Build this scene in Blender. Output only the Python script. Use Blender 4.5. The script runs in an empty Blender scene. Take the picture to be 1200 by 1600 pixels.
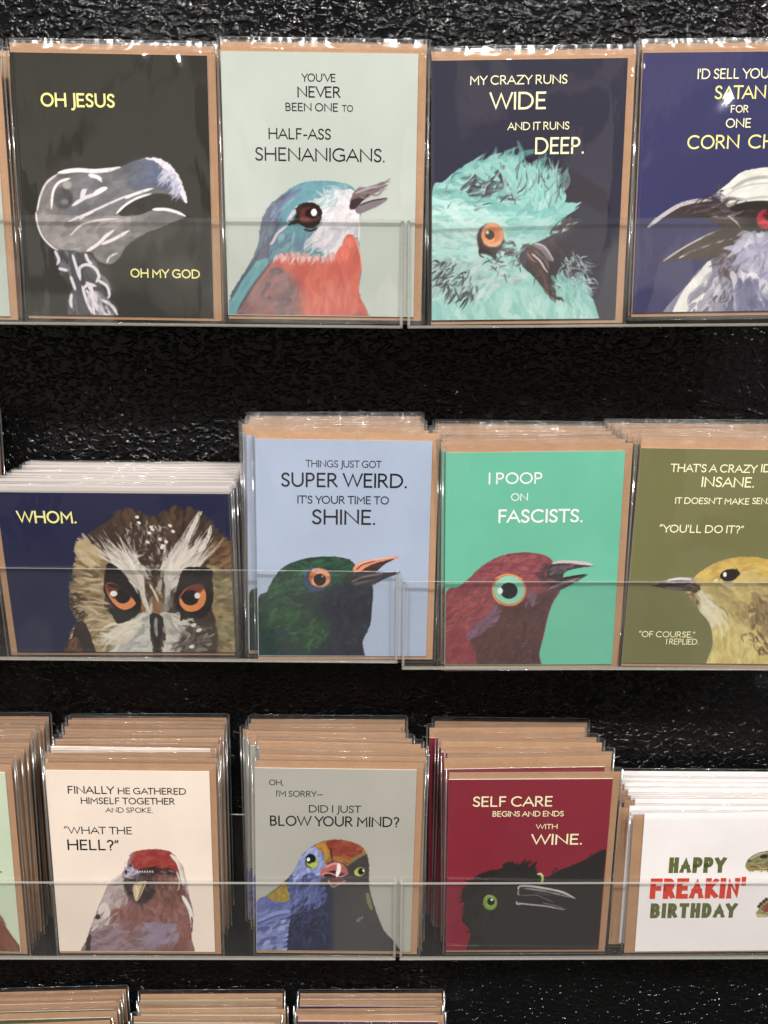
import bpy, math, random
import numpy as np
from mathutils import Matrix, Vector, Euler

# ---------------------------------------------------------------- camera, world, lamps, exposure
S = bpy.context.scene
C = S.collection
MM = 0.001
cam = bpy.data.objects.new('camera', bpy.data.cameras.new('camera')); C.objects.link(cam); S.camera = cam
cam.data.sensor_fit = 'VERTICAL'; cam.data.sensor_height = 36.0; cam.data.lens = 36.0 * 1292.8 / 1600.0
cam.data.clip_start = 0.01; cam.data.clip_end = 50
_p, _r, _y = math.radians(12.927), math.radians(0.402), math.radians(-0.590)
_f0 = Vector((-math.sin(_y), math.cos(_y), 0)); _r0 = Vector((math.cos(_y), math.sin(_y), 0)); _z = Vector((0, 0, 1))
_fw = _f0 * math.cos(_p) - _z * math.sin(_p); _u0 = _f0 * math.sin(_p) + _z * math.cos(_p)
_R = _r0 * math.cos(_r) + _u0 * math.sin(_r); _U = _u0 * math.cos(_r) - _r0 * math.sin(_r)
cam.matrix_world = Matrix(((_R.x, _U.x, -_fw.x, 0), (_R.y, _U.y, -_fw.y, -0.4965), (_R.z, _U.z, -_fw.z, 0), (0, 0, 0, 1)))

W = bpy.data.worlds.new('World'); S.world = W; W.use_nodes = True
wn, wl = W.node_tree.nodes, W.node_tree.links; wn.clear()
def _n(tree, t, **kw):
    n = tree.nodes.new(t)
    for k, v in kw.items(): setattr(n, k, v)
    return n
wt = W.node_tree
tc = _n(wt, 'ShaderNodeTexCoord'); sep = _n(wt, 'ShaderNodeSeparateXYZ'); ns = _n(wt, 'ShaderNodeTexNoise'); ns.inputs['Scale'].default_value = 5.5; ns.inputs['Detail'].default_value = 3; ns.inputs['Distortion'].default_value = .8
rp = _n(wt, 'ShaderNodeValToRGB'); rp.color_ramp.elements[0].position = .48; rp.color_ramp.elements[1].position = .53
rp.color_ramp.elements[0].color = (.02, .019, .018, 1); rp.color_ramp.elements[1].color = (1.35, 1.24, 1.10, 1)
rz = _n(wt, 'ShaderNodeMapRange'); rz.inputs['From Min'].default_value = -.42; rz.inputs['From Max'].default_value = .08; rz.inputs['To Min'].default_value = .12; rz.inputs['To Max'].default_value = 1.0
ru = _n(wt, 'ShaderNodeMapRange'); ru.inputs['From Min'].default_value = .12; ru.inputs['From Max'].default_value = .42; ru.inputs['To Min'].default_value = 1.0; ru.inputs['To Max'].default_value = .10   # dark ceiling, bright shop, dark floor
rt = _n(wt, 'ShaderNodeMath', operation='MULTIPLY'); wl.new(sep.outputs['Z'], ru.inputs['Value']); wl.new(rz.outputs[0], rt.inputs[0]); wl.new(ru.outputs[0], rt.inputs[1])
mu = _n(wt, 'ShaderNodeVectorMath', operation='SCALE'); bg = _n(wt, 'ShaderNodeBackground'); wo = _n(wt, 'ShaderNodeOutputWorld')
wl.new(tc.outputs['Generated'], ns.inputs['Vector']); wl.new(tc.outputs['Generated'], sep.inputs[0]); wl.new(sep.outputs['Z'], rz.inputs['Value'])
wl.new(ns.outputs['Fac'], rp.inputs[0]); wl.new(rp.outputs[0], mu.inputs[0]); wl.new(rt.outputs[0], mu.inputs['Scale']); wl.new(mu.outputs[0], bg.inputs[0]); wl.new(bg.outputs[0], wo.inputs[0])
bg.inputs[1].default_value = 0.30

def lamp(name, loc, target, watts, size, col):
    l = bpy.data.lights.new(name, 'AREA'); l.shape = 'DISK'; l.size = size; l.energy = watts; l.color = col
    o = bpy.data.objects.new(name, l); C.objects.link(o); o.location = loc
    o.rotation_euler = (Vector(target) - Vector(loc)).to_track_quat('-Z', 'Y').to_euler(); return o
WARM = (1.0, .98, .955)
for x, y, z, w_ in ((-1.5, -2.3, 2.35, 46), (.15, -2.4, 2.45, 62), (1.8, -2.2, 2.30, 46)): lamp('ceiling_lamp', (x, y, z), (x * .1, 0, -.2), w_, .34, WARM)
for x, y, z in ((-2.6, -1.5, 2.3), (-.7, -1.2, 2.3), (.9, -1.3, 2.35), (2.7, -1.6, 2.3), (-2.9, -3.2, 2.4), (3.0, -3.3, 2.4), (-.6, -3.9, 2.45), (1.1, -4.0, 2.4)): lamp('ceiling_lamp', (x, y, z), (x * .1, 0, 0), 7, .09, WARM)
for x, y, z in ((-1.0, -3.6, 1.33), (.42, -3.6, 1.34), (1.66, -3.6, 1.22)): lamp('track_lamp', (x, y, z), (0, 0, -.1), 1.6, .035, WARM)

S.view_settings.view_transform = 'Standard'; S.view_settings.look = 'None'; S.view_settings.exposure = 0.60; S.view_settings.gamma = 1.0; S.view_settings.use_curve_mapping = False
S.render.engine = 'CYCLES'
cy = S.cycles
cy.max_bounces = 10; cy.diffuse_bounces = 3; cy.glossy_bounces = 4; cy.transmission_bounces = 4; cy.transparent_max_bounces = 64
cy.caustics_reflective = False; cy.caustics_refractive = False; cy.sample_clamp_indirect = 4
# ---------------------------------------------------------------- paint engine (numpy only)
MM = 0.001
CELL = 0.36                      # mm per face of a painted sheet
SS = 2                           # the canvas is twice as fine

def _noise(n, cell, seed):
    r = np.random.RandomState(seed); m = n // cell
    g = r.rand(m, m).astype(np.float32)
    t = np.arange(n) / cell; i = t.astype(int); f = t - i; f = f * f * (3 - 2 * f)
    a = g[i % m]; b = g[(i + 1) % m]; v = a + (b - a) * f[:, None]
    a = v[:, i % m]; b = v[:, (i + 1) % m]
    return a + (b - a) * f[None, :]
N4, N8, N16, N64 = (_noise(1024, c, 7 + c) for c in (4, 8, 16, 64))
N2 = _noise(1024, 2, 3)
NA = (N4 * .5 + N8 * .3 + N16 * .2) * 2 - 1
NB = (np.roll(N4, 331, 0) * .5 + np.roll(N8, 219, 1) * .3 + np.roll(N16, 57, 0) * .2) * 2 - 1
NM = N64 * .5 + N16 * .3 + N8 * .2 - .5

def homography(src, dst):
    A = []
    for (x, y), (u, v) in zip(src, dst):
        A.append([x, y, 1, 0, 0, 0, -u * x, -u * y, -u]); A.append([0, 0, 0, x, y, 1, -v * x, -v * y, -v])
    return np.linalg.svd(np.array(A, float))[2][-1].reshape(3, 3)

def smooth_path(p, closed=True, k=5):
    p = np.asarray(p, float); n = len(p); out = []
    if n < 3: return p
    for i in range(n if closed else n - 1):
        g = (lambda j: p[j % n]) if closed else (lambda j: p[min(max(j, 0), n - 1)])
        a, b, c, d = g(i - 1), g(i), g(i + 1), g(i + 2)
        for t in np.arange(k) / k:
            out.append(.5 * (2 * b + (c - a) * t + (2 * a - 5 * b + 4 * c - d) * t * t + (3 * b - a - 3 * c + d) * t ** 3))
    if not closed: out.append(p[-1])
    return np.array(out)

class Paint:
    def __init__(s, w, h, H, bg, seed=1):
        s.w, s.h = w, h
        s.nx, s.ny = int(round(w / CELL)), int(round(h / CELL))
        s.W, s.Hh = s.nx * SS, s.ny * SS
        s.H = H; s.k = s.W / w
        s.img = np.empty((s.Hh, s.W, 3), np.float32); s.img[:] = np.array(bg, np.float32) / 255
        s.cov = np.zeros((s.Hh, s.W), np.float32)
        s.rs = np.random.RandomState(seed); s.seed = seed
        s.lock = None; s.bot = None
    def ext(s, pts):                                 # outlines that reach the card's foot run on below it
        pts = np.array(pts, float)
        if s.bot: pts[pts[:, 1] > s.bot - 10, 1] = s.bot + 90
        return pts
    def mm(s, pts):                                  # picture of the card -> millimetres on the card, from its top left
        p = np.asarray(pts, float).reshape(-1, 2); q = np.c_[p, np.ones(len(p))] @ s.H.T
        return q[:, :2] / q[:, 2:]
    def px(s, pts): return s.mm(pts) * s.k
    def sc(s, at):                                   # canvas pixels per crop pixel there
        a = s.px([at, (at[0] + 10, at[1])]); return np.hypot(*(a[1] - a[0])) / 10
    def _box(s, p, m):
        x0 = max(int(p[:, 0].min() - m), 0); x1 = min(int(p[:, 0].max() + m) + 2, s.W)
        y0 = max(int(p[:, 1].min() - m), 0); y1 = min(int(p[:, 1].max() + m) + 2, s.Hh)
        if x1 <= x0 or y1 <= y0: return None
        return x0, x1, y0, y1
    def _mix(s, b, a, col, cover=True):
        x0, x1, y0, y1 = b; col = np.asarray(col, np.float32)
        if s.lock is not None: a = a * s.lock[y0:y1, x0:x1]
        t = s.img[y0:y1, x0:x1]; t += (col - t) * a[..., None]
        if cover:
            c = s.cov[y0:y1, x0:x1]; np.maximum(c, a, out=c)
    def mask(s, p, b, rough=0):
        x0, x1, y0, y1 = b; X, Y = np.meshgrid(np.arange(x0, x1) + .5, np.arange(y0, y1) + .5)
        if rough:
            o = (s.seed * 97) % 400
            X = X + NA[y0 + o:y1 + o, x0:x1][:X.shape[0], :X.shape[1]] * rough if y1 + o <= 1024 and x1 <= 1024 else X
            Y = Y + NB[y0:y1, x0 + 100:x1 + 100] * rough if x1 + 100 <= 1024 else Y
        ins = np.zeros(X.shape, bool); q = np.roll(p, -1, 0)
        for (ax, ay), (bx, by) in zip(p, q):
            if ay == by: continue
            c = (ay > Y) != (by > Y)
            ins ^= c & (X < (bx - ax) * (Y - ay) / (by - ay) + ax)
        return ins.astype(np.float32)
    def poly(s, pts, col, rough=1.5, smooth=True, soft=0, mott=.10, alpha=1.0):
        pts = s.ext(pts)
        p = s.px(smooth_path(pts) if smooth else pts)
        b = s._box(p, rough + soft * 3 + 2)
        if b is None: return
        m = s.mask(p, b, rough)
        for _ in range(2 if soft else 0):
            r = int(soft); k = 2 * r + 1
            c = np.cumsum(np.pad(m, ((r + 1, r), (0, 0)), 'edge'), 0); m = (c[k:] - c[:-k]) / k
            c = np.cumsum(np.pad(m, ((0, 0), (r + 1, r)), 'edge'), 1); m = (c[:, k:] - c[:, :-k]) / k
        x0, x1, y0, y1 = b; o = (s.rs.randint(300), s.rs.randint(300))
        Yi = (np.arange(y0, y1) + o[0]) % 1024; Xi = (np.arange(x0, x1) + o[1]) % 1024
        n = NM[np.ix_(Yi, Xi)]
        c = np.array(col, np.float32) / 255 * (1 + mott * 2 * n[..., None])
        s._mix(b, m * alpha, c)
    def brush(s, pts, wid, col, dry=.5, taper=(.25, .5), alpha=1.0, curve=True, clip=None, cover=True, fw=None):
        """one stroke along crop points; wid in crop px; dry thins it into bristle lines"""
        fw = fw or s.sc(pts[0]); wpx = max(wid * fw * .5, .55)
        p = s.px(smooth_path(pts, False, 4) if (curve and len(pts) > 2) else pts)
        b = s._box(p, wpx + 2)
        if b is None: return
        x0, x1, y0, y1 = b; X, Y = np.meshgrid(np.arange(x0, x1) + .5, np.arange(y0, y1) + .5)
        seg = np.diff(p, axis=0); L = np.hypot(seg[:, 0], seg[:, 1]) + 1e-6; cum = np.r_[0, np.cumsum(L)]; T = cum[-1]
        best = np.full(X.shape, 1e9); S = np.zeros(X.shape); D = np.zeros(X.shape)
        for i in range(len(seg)):
            dx, dy = X - p[i, 0], Y - p[i, 1]; ux, uy = seg[i] / L[i]
            t = np.clip(dx * ux + dy * uy, 0, L[i]); cr = dx * uy - dy * ux
            d = (dx - t * ux) ** 2 + (dy - t * uy) ** 2; k = d < best
            best = np.where(k, d, best); S = np.where(k, (cum[i] + t) / T, S); D = np.where(k, cr, D)
        d = np.sqrt(best)
        pr = np.minimum(1, np.minimum((S + .04) / max(taper[0], 1e-3), (1.04 - S) / max(taper[1], 1e-3))) ** .6
        a = np.clip((wpx * pr - d) / 1.7 + .6, 0, 1)
        if dry > 0:
            o1, o2 = s.rs.randint(900), s.rs.randint(900)
            br = N2[(np.round(D * 1.6).astype(int) + o1) % 1024, (np.round(S * T * .12).astype(int) + o2) % 1024]
            br = .65 * br + .35 * N4[(np.round(D * 2).astype(int) + o2) % 1024, (np.round(S * T * .3).astype(int) + o1) % 1024]
            a = a * np.clip((br - dry * (.25 + .6 * S)) * 5 + .5, 0, 1)
        a = a * alpha
        if clip is not None: a = a * clip[y0:y1, x0:x1]
        s._mix(b, a, np.array(col, np.float32) / 255, cover)
    def full_mask(s, pts, rough=1.5, smooth=True):
        pts = s.ext(pts)
        p = s.px(smooth_path(pts) if smooth else pts); m = np.zeros((s.Hh, s.W), np.float32); b = s._box(p, rough + 2)
        if b: m[b[2]:b[3], b[0]:b[1]] = s.mask(p, b, rough)
        return m
    def feathers(s, pts, n, ang, length, wid, cols, dry=.5, jit=12, bend=.15, alpha=.9, clip=False, cover=True):
        """n strokes started inside the outline; ang = degrees in the picture (0 right, 90 down) or a function of (x, y)"""
        P = np.asarray(smooth_path(pts)); lo, hi = P.min(0), P.max(0); Q = np.roll(P, -1, 0); got = 0; tries = 0
        cm = s.full_mask(pts) if clip else None
        cols = [np.array(c, float) for c in cols]; fw = s.sc(P.mean(0))
        while got < n and tries < n * 30:
            tries += 1; x, y = lo + (hi - lo) * s.rs.rand(2); ins = False
            c = (P[:, 1] > y) != (Q[:, 1] > y)
            ins = (c & (x < (Q[:, 0] - P[:, 0]) * (y - P[:, 1]) / (Q[:, 1] - P[:, 1] + 1e-9) + P[:, 0])).sum() % 2
            if not ins: continue
            got += 1
            a = math.radians((ang(x, y) if callable(ang) else ang) + s.rs.randn() * jit); l = length * (.55 + .8 * s.rs.rand())
            bn = s.rs.randn() * bend
            m = (x + math.cos(a) * l * .5 - math.sin(a) * l * bn, y + math.sin(a) * l * .5 + math.cos(a) * l * bn)
            e = (x + math.cos(a) * l, y + math.sin(a) * l)
            i = s.rs.randint(len(cols)); j = s.rs.randint(len(cols)); t = s.rs.rand()
            s.brush([(x, y), m, e], wid * (.6 + .8 * s.rs.rand()), cols[i] * (1 - t) + cols[j] * t, dry, (.2, .6), alpha * (.5 + .5 * s.rs.rand()), True, cm, cover, fw)
    def dot(s, c, rx, ry, col, ang=0, rough=.6, soft=0, mott=.06, alpha=1):
        t = np.linspace(0, 2 * math.pi, 28, endpoint=False); a = math.radians(ang)
        x, y = rx * np.cos(t), ry * np.sin(t)
        s.poly(np.c_[c[0] + x * math.cos(a) - y * math.sin(a), c[1] + x * math.sin(a) + y * math.cos(a)], col, rough, False, soft, mott, alpha)
    def line(s, pts, wid, col, dry=.15, taper=(.15, .25), alpha=1): s.brush(pts, wid, col, dry, taper, alpha)
    def soft(s):
        p = np.pad(s.img, ((1, 1), (1, 1), (0, 0)), 'edge'); p = (p[:-2] + 2 * p[1:-1] + p[2:]) / 4; return (p[:, :-2] + 2 * p[:, 1:-1] + p[:, 2:]) / 4
    def out(s):
        im = s.img.reshape(s.ny, SS, s.nx, SS, 3).mean((1, 3)); cv = s.cov.reshape(s.ny, SS, s.nx, SS).max((1, 3))
        return np.clip(im, 0, 1), cv

def ring(cx, cy): return lambda x, y: math.degrees(math.atan2(y - cy, x - cx))

# ---------------------------------------------------------------- the paintings, in the pixel grid of each card's own close-up
def art_jesus(p):
    head = [(182, 950), (200, 880), (228, 800), (290, 752), (360, 735), (440, 742), (530, 738), (610, 722), (690, 690), (765, 672), (835, 692), (890, 745),
            (930, 810), (952, 885), (948, 905), (915, 880), (860, 858), (800, 855), (740, 870), (665, 905), (605, 955), (640, 975), (720, 962), (800, 936), (870, 942), (945, 972),
            (900, 996), (820, 1030), (740, 1060), (685, 1090), (640, 1135), (605, 1190), (560, 1218), (500, 1200), (470, 1160), (400, 1160), (330, 1165), (260, 1125), (215, 1060), (188, 1000)]
    p.poly(head, (122, 116, 112), 2, alpha=.88, mott=.3)
    hi = [(420, 760), (620, 725), (760, 680), (840, 700), (905, 770), (945, 890), (900, 868), (800, 850), (680, 880), (560, 930), (430, 960), (330, 960), (340, 860)]
    p.poly(hi, (114, 112, 116), 2, soft=5, mott=.25)
    p.poly([(640, 715), (760, 682), (840, 705), (900, 780), (930, 860), (860, 850), (780, 845), (700, 850), (650, 800)], (82, 88, 106), 3, soft=8, mott=.3)
    p.poly([(720, 720), (800, 705), (870, 760), (890, 830), (800, 800), (740, 790)], (92, 102, 130), 3, soft=7, mott=.3, alpha=.7)
    p.poly([(190, 960), (330, 975), (560, 985), (700, 975), (560, 1060), (470, 1130), (400, 1158), (330, 1160), (250, 1110), (205, 1040)], (162, 154, 150), 3, soft=5, mott=.2)
    p.poly([(480, 1160), (560, 1090), (660, 1060), (740, 1058), (640, 1120), (600, 1190), (555, 1215), (500, 1195)], (128, 123, 116), 2, soft=3, mott=.25)
    p.feathers(head, 130, lambda x, y: -20 if y < 930 else -25, 110, 26, [(120, 116, 112), (140, 136, 132), (88, 87, 90), (106, 106, 112)], .55, 18, .1, .5, True)
    p.dot((320, 880), 52, 56, (78, 76, 76), soft=4, mott=.3); p.dot((342, 812), 24, 22, (160, 155, 148), soft=2)
    p.dot((330, 900), 20, 16, (125, 122, 118), soft=3)
    p.poly([(640, 945), (720, 905), (800, 865), (880, 872), (935, 905), (940, 960), (870, 935), (790, 928), (700, 955)], (46, 43, 38), 3, soft=2)
    W = (240, 230, 230); V = (224, 212, 216)
    p.line([(300, 750), (390, 737), (480, 742), (560, 735), (612, 722)], 20, W, .3)
    p.line([(190, 945), (205, 870), (240, 800), (300, 755)], 9, V, .35)
    p.poly([(740, 680), (790, 672), (850, 695), (900, 750), (935, 820), (955, 885), (948, 908), (925, 870), (885, 800), (845, 740), (790, 692)], (226, 216, 222), 4)
    p.feathers([(830, 690), (890, 745), (935, 840), (900, 840), (850, 760)], 40, 120, 60, 10, [(220, 212, 220), (170, 170, 190)], .5, 15)
    p.line([(355, 780), (300, 800), (270, 850), (262, 935)], 12, W, .2)
    p.line([(455, 762), (500, 775), (520, 795)], 20, W, .3); p.line([(370, 918), (430, 880), (480, 862), (545, 832)], 17, V, .3)
    p.line([(420, 885), (425, 850), (440, 838)], 24, V, .2); p.line([(480, 860), (520, 835), (545, 828)], 20, W, .3)
    p.line([(350, 1000), (430, 965), (520, 925), (620, 880), (690, 855)], 10, V, .35); p.line([(640, 880), (700, 855), (780, 830)], 13, W, .4)
    p.line([(595, 958), (640, 915), (700, 880), (770, 858)], 11, W, .25); p.line([(405, 990), (440, 968), (480, 950)], 8, V, .3)
    p.line([(780, 938), (850, 938), (910, 955), (946, 972)], 14, W, .2); p.line([(360, 1070), (420, 1015), (520, 990), (600, 985)], 9, V, .4)
    p.line([(183, 955), (190, 1010), (215, 1075), (260, 1125), (300, 1150)], 9, W, .25)
    p.line([(445, 1150), (500, 1115), (540, 1075), (580, 1045)], 16, W, .25); p.line([(520, 1115), (580, 1090), (660, 1045)], 15, W, .3)
    p.line([(545, 1210), (560, 1180), (600, 1160)], 9, V, .4)
    nk = [(285, 1150), (440, 1165), (500, 1230), (500, 1300), (555, 1390), (600, 1480), (370, 1480), (345, 1400), (370, 1330), (310, 1270)]
    p.poly(nk, (86, 84, 88), 5, mott=.4, alpha=.8); p.feathers(nk, 70, 70, 90, 22, [(70, 70, 76), (120, 118, 122), (60, 58, 55)], .5, 25)
    p.poly([(350, 1175), (400, 1200), (440, 1330), (460, 1480), (420, 1480), (380, 1340)], (62, 62, 68), 4)
    for l in ([(280, 1150), (300, 1195), (290, 1220)], [(300, 1240), (345, 1250)], [(370, 1170), (385, 1220), (410, 1300)], [(435, 1165), (450, 1200), (470, 1215)],
              [(410, 1290), (405, 1240), (440, 1220), (480, 1235), (500, 1270)], [(490, 1240), (505, 1280), (490, 1310)], [(360, 1280), (385, 1350)], [(500, 1300), (545, 1330), (558, 1375), (550, 1390)],
              [(430, 1340), (450, 1320), (490, 1330)], [(365, 1370), (360, 1410), (366, 1440)], [(440, 1350), (470, 1400), (480, 1478)], [(470, 1350), (500, 1420), (540, 1475)],
              [(520, 1400), (570, 1430), (600, 1478)], [(450, 1330), (480, 1370), (495, 1400)], [(440, 1310), (465, 1330), (470, 1390), (500, 1460)], [(420, 1330), (440, 1400), (470, 1470)]):
        p.line(l, 15, (226, 216, 222), .2)
    p.feathers([(440, 1330), (500, 1360), (560, 1440), (590, 1478), (480, 1478)], 26, 65, 90, 14, [(230, 222, 226), (190, 184, 196), (140, 135, 145)], .35, 20)

def art_never(p):
    body = [(92, 1478), (95, 1400), (130, 1320), (200, 1210), (240, 1110), (255, 1010), (290, 930), (370, 860), (460, 805), (560, 792), (660, 800), (720, 825), (760, 900), (765, 960), (750, 1010), (752, 1080), (765, 1180), (768, 1260), (755, 1360), (768, 1480)]
    p.poly(body, (104, 152, 160), 2); p.lock = p.full_mask(body, 5)
    p.poly([(95, 1400), (200, 1210), (240, 1110), (255, 1010), (290, 930), (370, 860), (450, 815), (400, 900), (330, 1000), (320, 1100), (330, 1190), (240, 1300), (140, 1450), (95, 1478)], (92, 96, 116), 4, soft=4)
    p.feathers([(250, 1080), (290, 935), (380, 860), (460, 825), (380, 930), (310, 1050)], 90, 125, 90, 22, [(100, 96, 118), (120, 128, 152), (84, 84, 98), (98, 140, 154)], .45, 12, clip=False)
    hd = [(400, 880), (470, 810), (560, 795), (680, 808), (720, 840), (640, 880), (560, 905), (480, 900), (420, 960), (380, 1010)]
    p.feathers(hd, 120, lambda x, y: 165 - (y - 800) * .3, 90, 24, [(110, 160, 166), (130, 174, 178), (94, 146, 158), (120, 150, 168)], .4, 12)
    p.line([(330, 950), (390, 880), (460, 835)], 16, (112, 118, 148), .4); p.line([(310, 1000), (380, 900), (450, 850)], 12, (128, 132, 160), .45)
    ck = [(330, 1130), (390, 1010), (470, 1040), (540, 1060), (560, 1130), (500, 1170), (400, 1165)]
    p.feathers(ck, 110, 120, 80, 20, [(112, 158, 164), (94, 140, 152), (150, 182, 184), (106, 120, 138)], .4, 14)
    wh = [(560, 910), (640, 855), (715, 835), (745, 880), (760, 955), (750, 1010), (748, 1080), (700, 1080), (650, 1170), (590, 1150), (520, 1100), (545, 1040), (570, 990)]
    p.poly(wh, (226, 220, 220), 4); p.feathers(wh, 150, lambda x, y: 205 if y < 950 else 130, 70, 16, [(238, 234, 234), (212, 206, 212), (228, 222, 220), (190, 186, 196)], .4, 22)
    p.feathers([(560, 900), (640, 850), (700, 835), (600, 920)], 35, 160, 70, 12, [(232, 228, 228), (160, 190, 194)], .4, 15)
    rd = [(140, 1478), (220, 1330), (320, 1200), (370, 1165), (480, 1180), (580, 1185), (650, 1170), (690, 1070), (735, 1080), (752, 1150), (768, 1230), (755, 1330), (768, 1482)]
    p.poly(rd, (206, 104, 88), 4, mott=.08)
    p.feathers(rd, 230, lambda x, y: 95 + (x - 560) * .03, 120, 30, [(212, 112, 94), (198, 98, 84), (218, 122, 102), (190, 96, 86)], .45, 8, clip=True)
    p.poly([(140, 1478), (225, 1335), (310, 1225), (390, 1260), (450, 1330), (440, 1478)], (138, 98, 92), 5, soft=12, mott=.2)
    p.feathers([(130, 1478), (220, 1340), (310, 1230), (400, 1280), (440, 1350), (420, 1478)], 130, 130, 80, 28, [(140, 104, 100), (116, 96, 100), (165, 100, 90), (100, 84, 90), (150, 116, 114)], .5, 25)
    p.poly([(140, 1470), (300, 1462), (560, 1470), (760, 1462), (768, 1484), (140, 1484)], (150, 84, 74), 2, soft=4, alpha=.6)
    p.feathers([(330, 1170), (420, 1150), (560, 1165), (660, 1150), (640, 1175), (480, 1190), (360, 1185)], 70, 100, 36, 11, [(232, 190, 184), (216, 150, 140), (226, 210, 208)], .5, 20)
    p.feathers([(650, 1170), (690, 1075), (740, 1090), (700, 1150)], 30, 100, 60, 14, [(222, 108, 90), (230, 130, 110)], .4, 12)
    wg = [(92, 1475), (95, 1405), (180, 1240), (270, 1190), (290, 1215), (230, 1300), (150, 1420)]
    p.poly(wg, (92, 150, 154), 3); p.feathers(wg, 60, 118, 130, 22, [(100, 162, 164), (80, 130, 140), (116, 160, 166)], .4, 6, clip=True)
    p.line([(92, 1405), (150, 1300), (215, 1210), (250, 1150)], 18, (72, 78, 92), .3); p.line([(140, 1450), (220, 1320), (300, 1220)], 14, (86, 80, 88), .35)
    p.line([(310, 1115), (340, 1060), (390, 1020)], 12, (226, 210, 214), .4); p.line([(390, 1000), (430, 940), (460, 915)], 16, (214, 202, 210), .45); p.line([(300, 1120), (330, 1080), (350, 1040)], 9, (206, 190, 196), .4)
    eye = [(390, 1020), (430, 980), (440, 925), (490, 903), (540, 912), (568, 955), (555, 1005), (520, 1035), (480, 1030), (440, 1012)]
    p.poly(eye, (40, 24, 24), 2.5, mott=.2); p.feathers(eye, 20, 150, 40, 10, [(44, 28, 28), (70, 50, 54)], .4, 20)
    p.dot((498, 968), 48, 42, (92, 44, 38), soft=2, mott=.3); p.dot((510, 962), 30, 30, (28, 16, 16), soft=2); p.dot((480, 990), 30, 14, (128, 66, 54), soft=3, alpha=.8)
    p.dot((525, 954), 15, 19, (244, 240, 236)); p.line([(475, 1040), (510, 1048), (545, 1030)], 11, (52, 40, 46), .4)
    p.lock = None
    p.poly([(706, 935), (715, 880), (735, 845), (800, 825), (893, 812), (893, 822), (840, 850), (790, 880), (760, 910), (735, 935)], (116, 98, 100), 1.5)
    p.poly([(708, 930), (722, 890), (780, 870), (850, 840), (800, 876), (765, 905), (735, 938)], (64, 46, 50), 1.5)
    p.feathers([(720, 880), (740, 845), (860, 818), (760, 880)], 24, -15, 80, 10, [(150, 134, 134), (92, 76, 80), (128, 112, 112)], .4, 8)
    p.poly([(735, 940), (770, 908), (830, 890), (902, 880), (870, 912), (800, 945), (755, 962)], (128, 116, 120), 1.5); p.line([(760, 918), (820, 895), (895, 882)], 7, (74, 62, 66), .2)
    p.line([(735, 855), (800, 832), (890, 815)], 8, (182, 168, 164), .4)
    p.line([(748, 970), (756, 1040), (752, 1100)], 10, (236, 224, 222), .3); p.line([(740, 1090), (762, 1170), (768, 1240)], 6, (236, 170, 160), .3)

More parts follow.
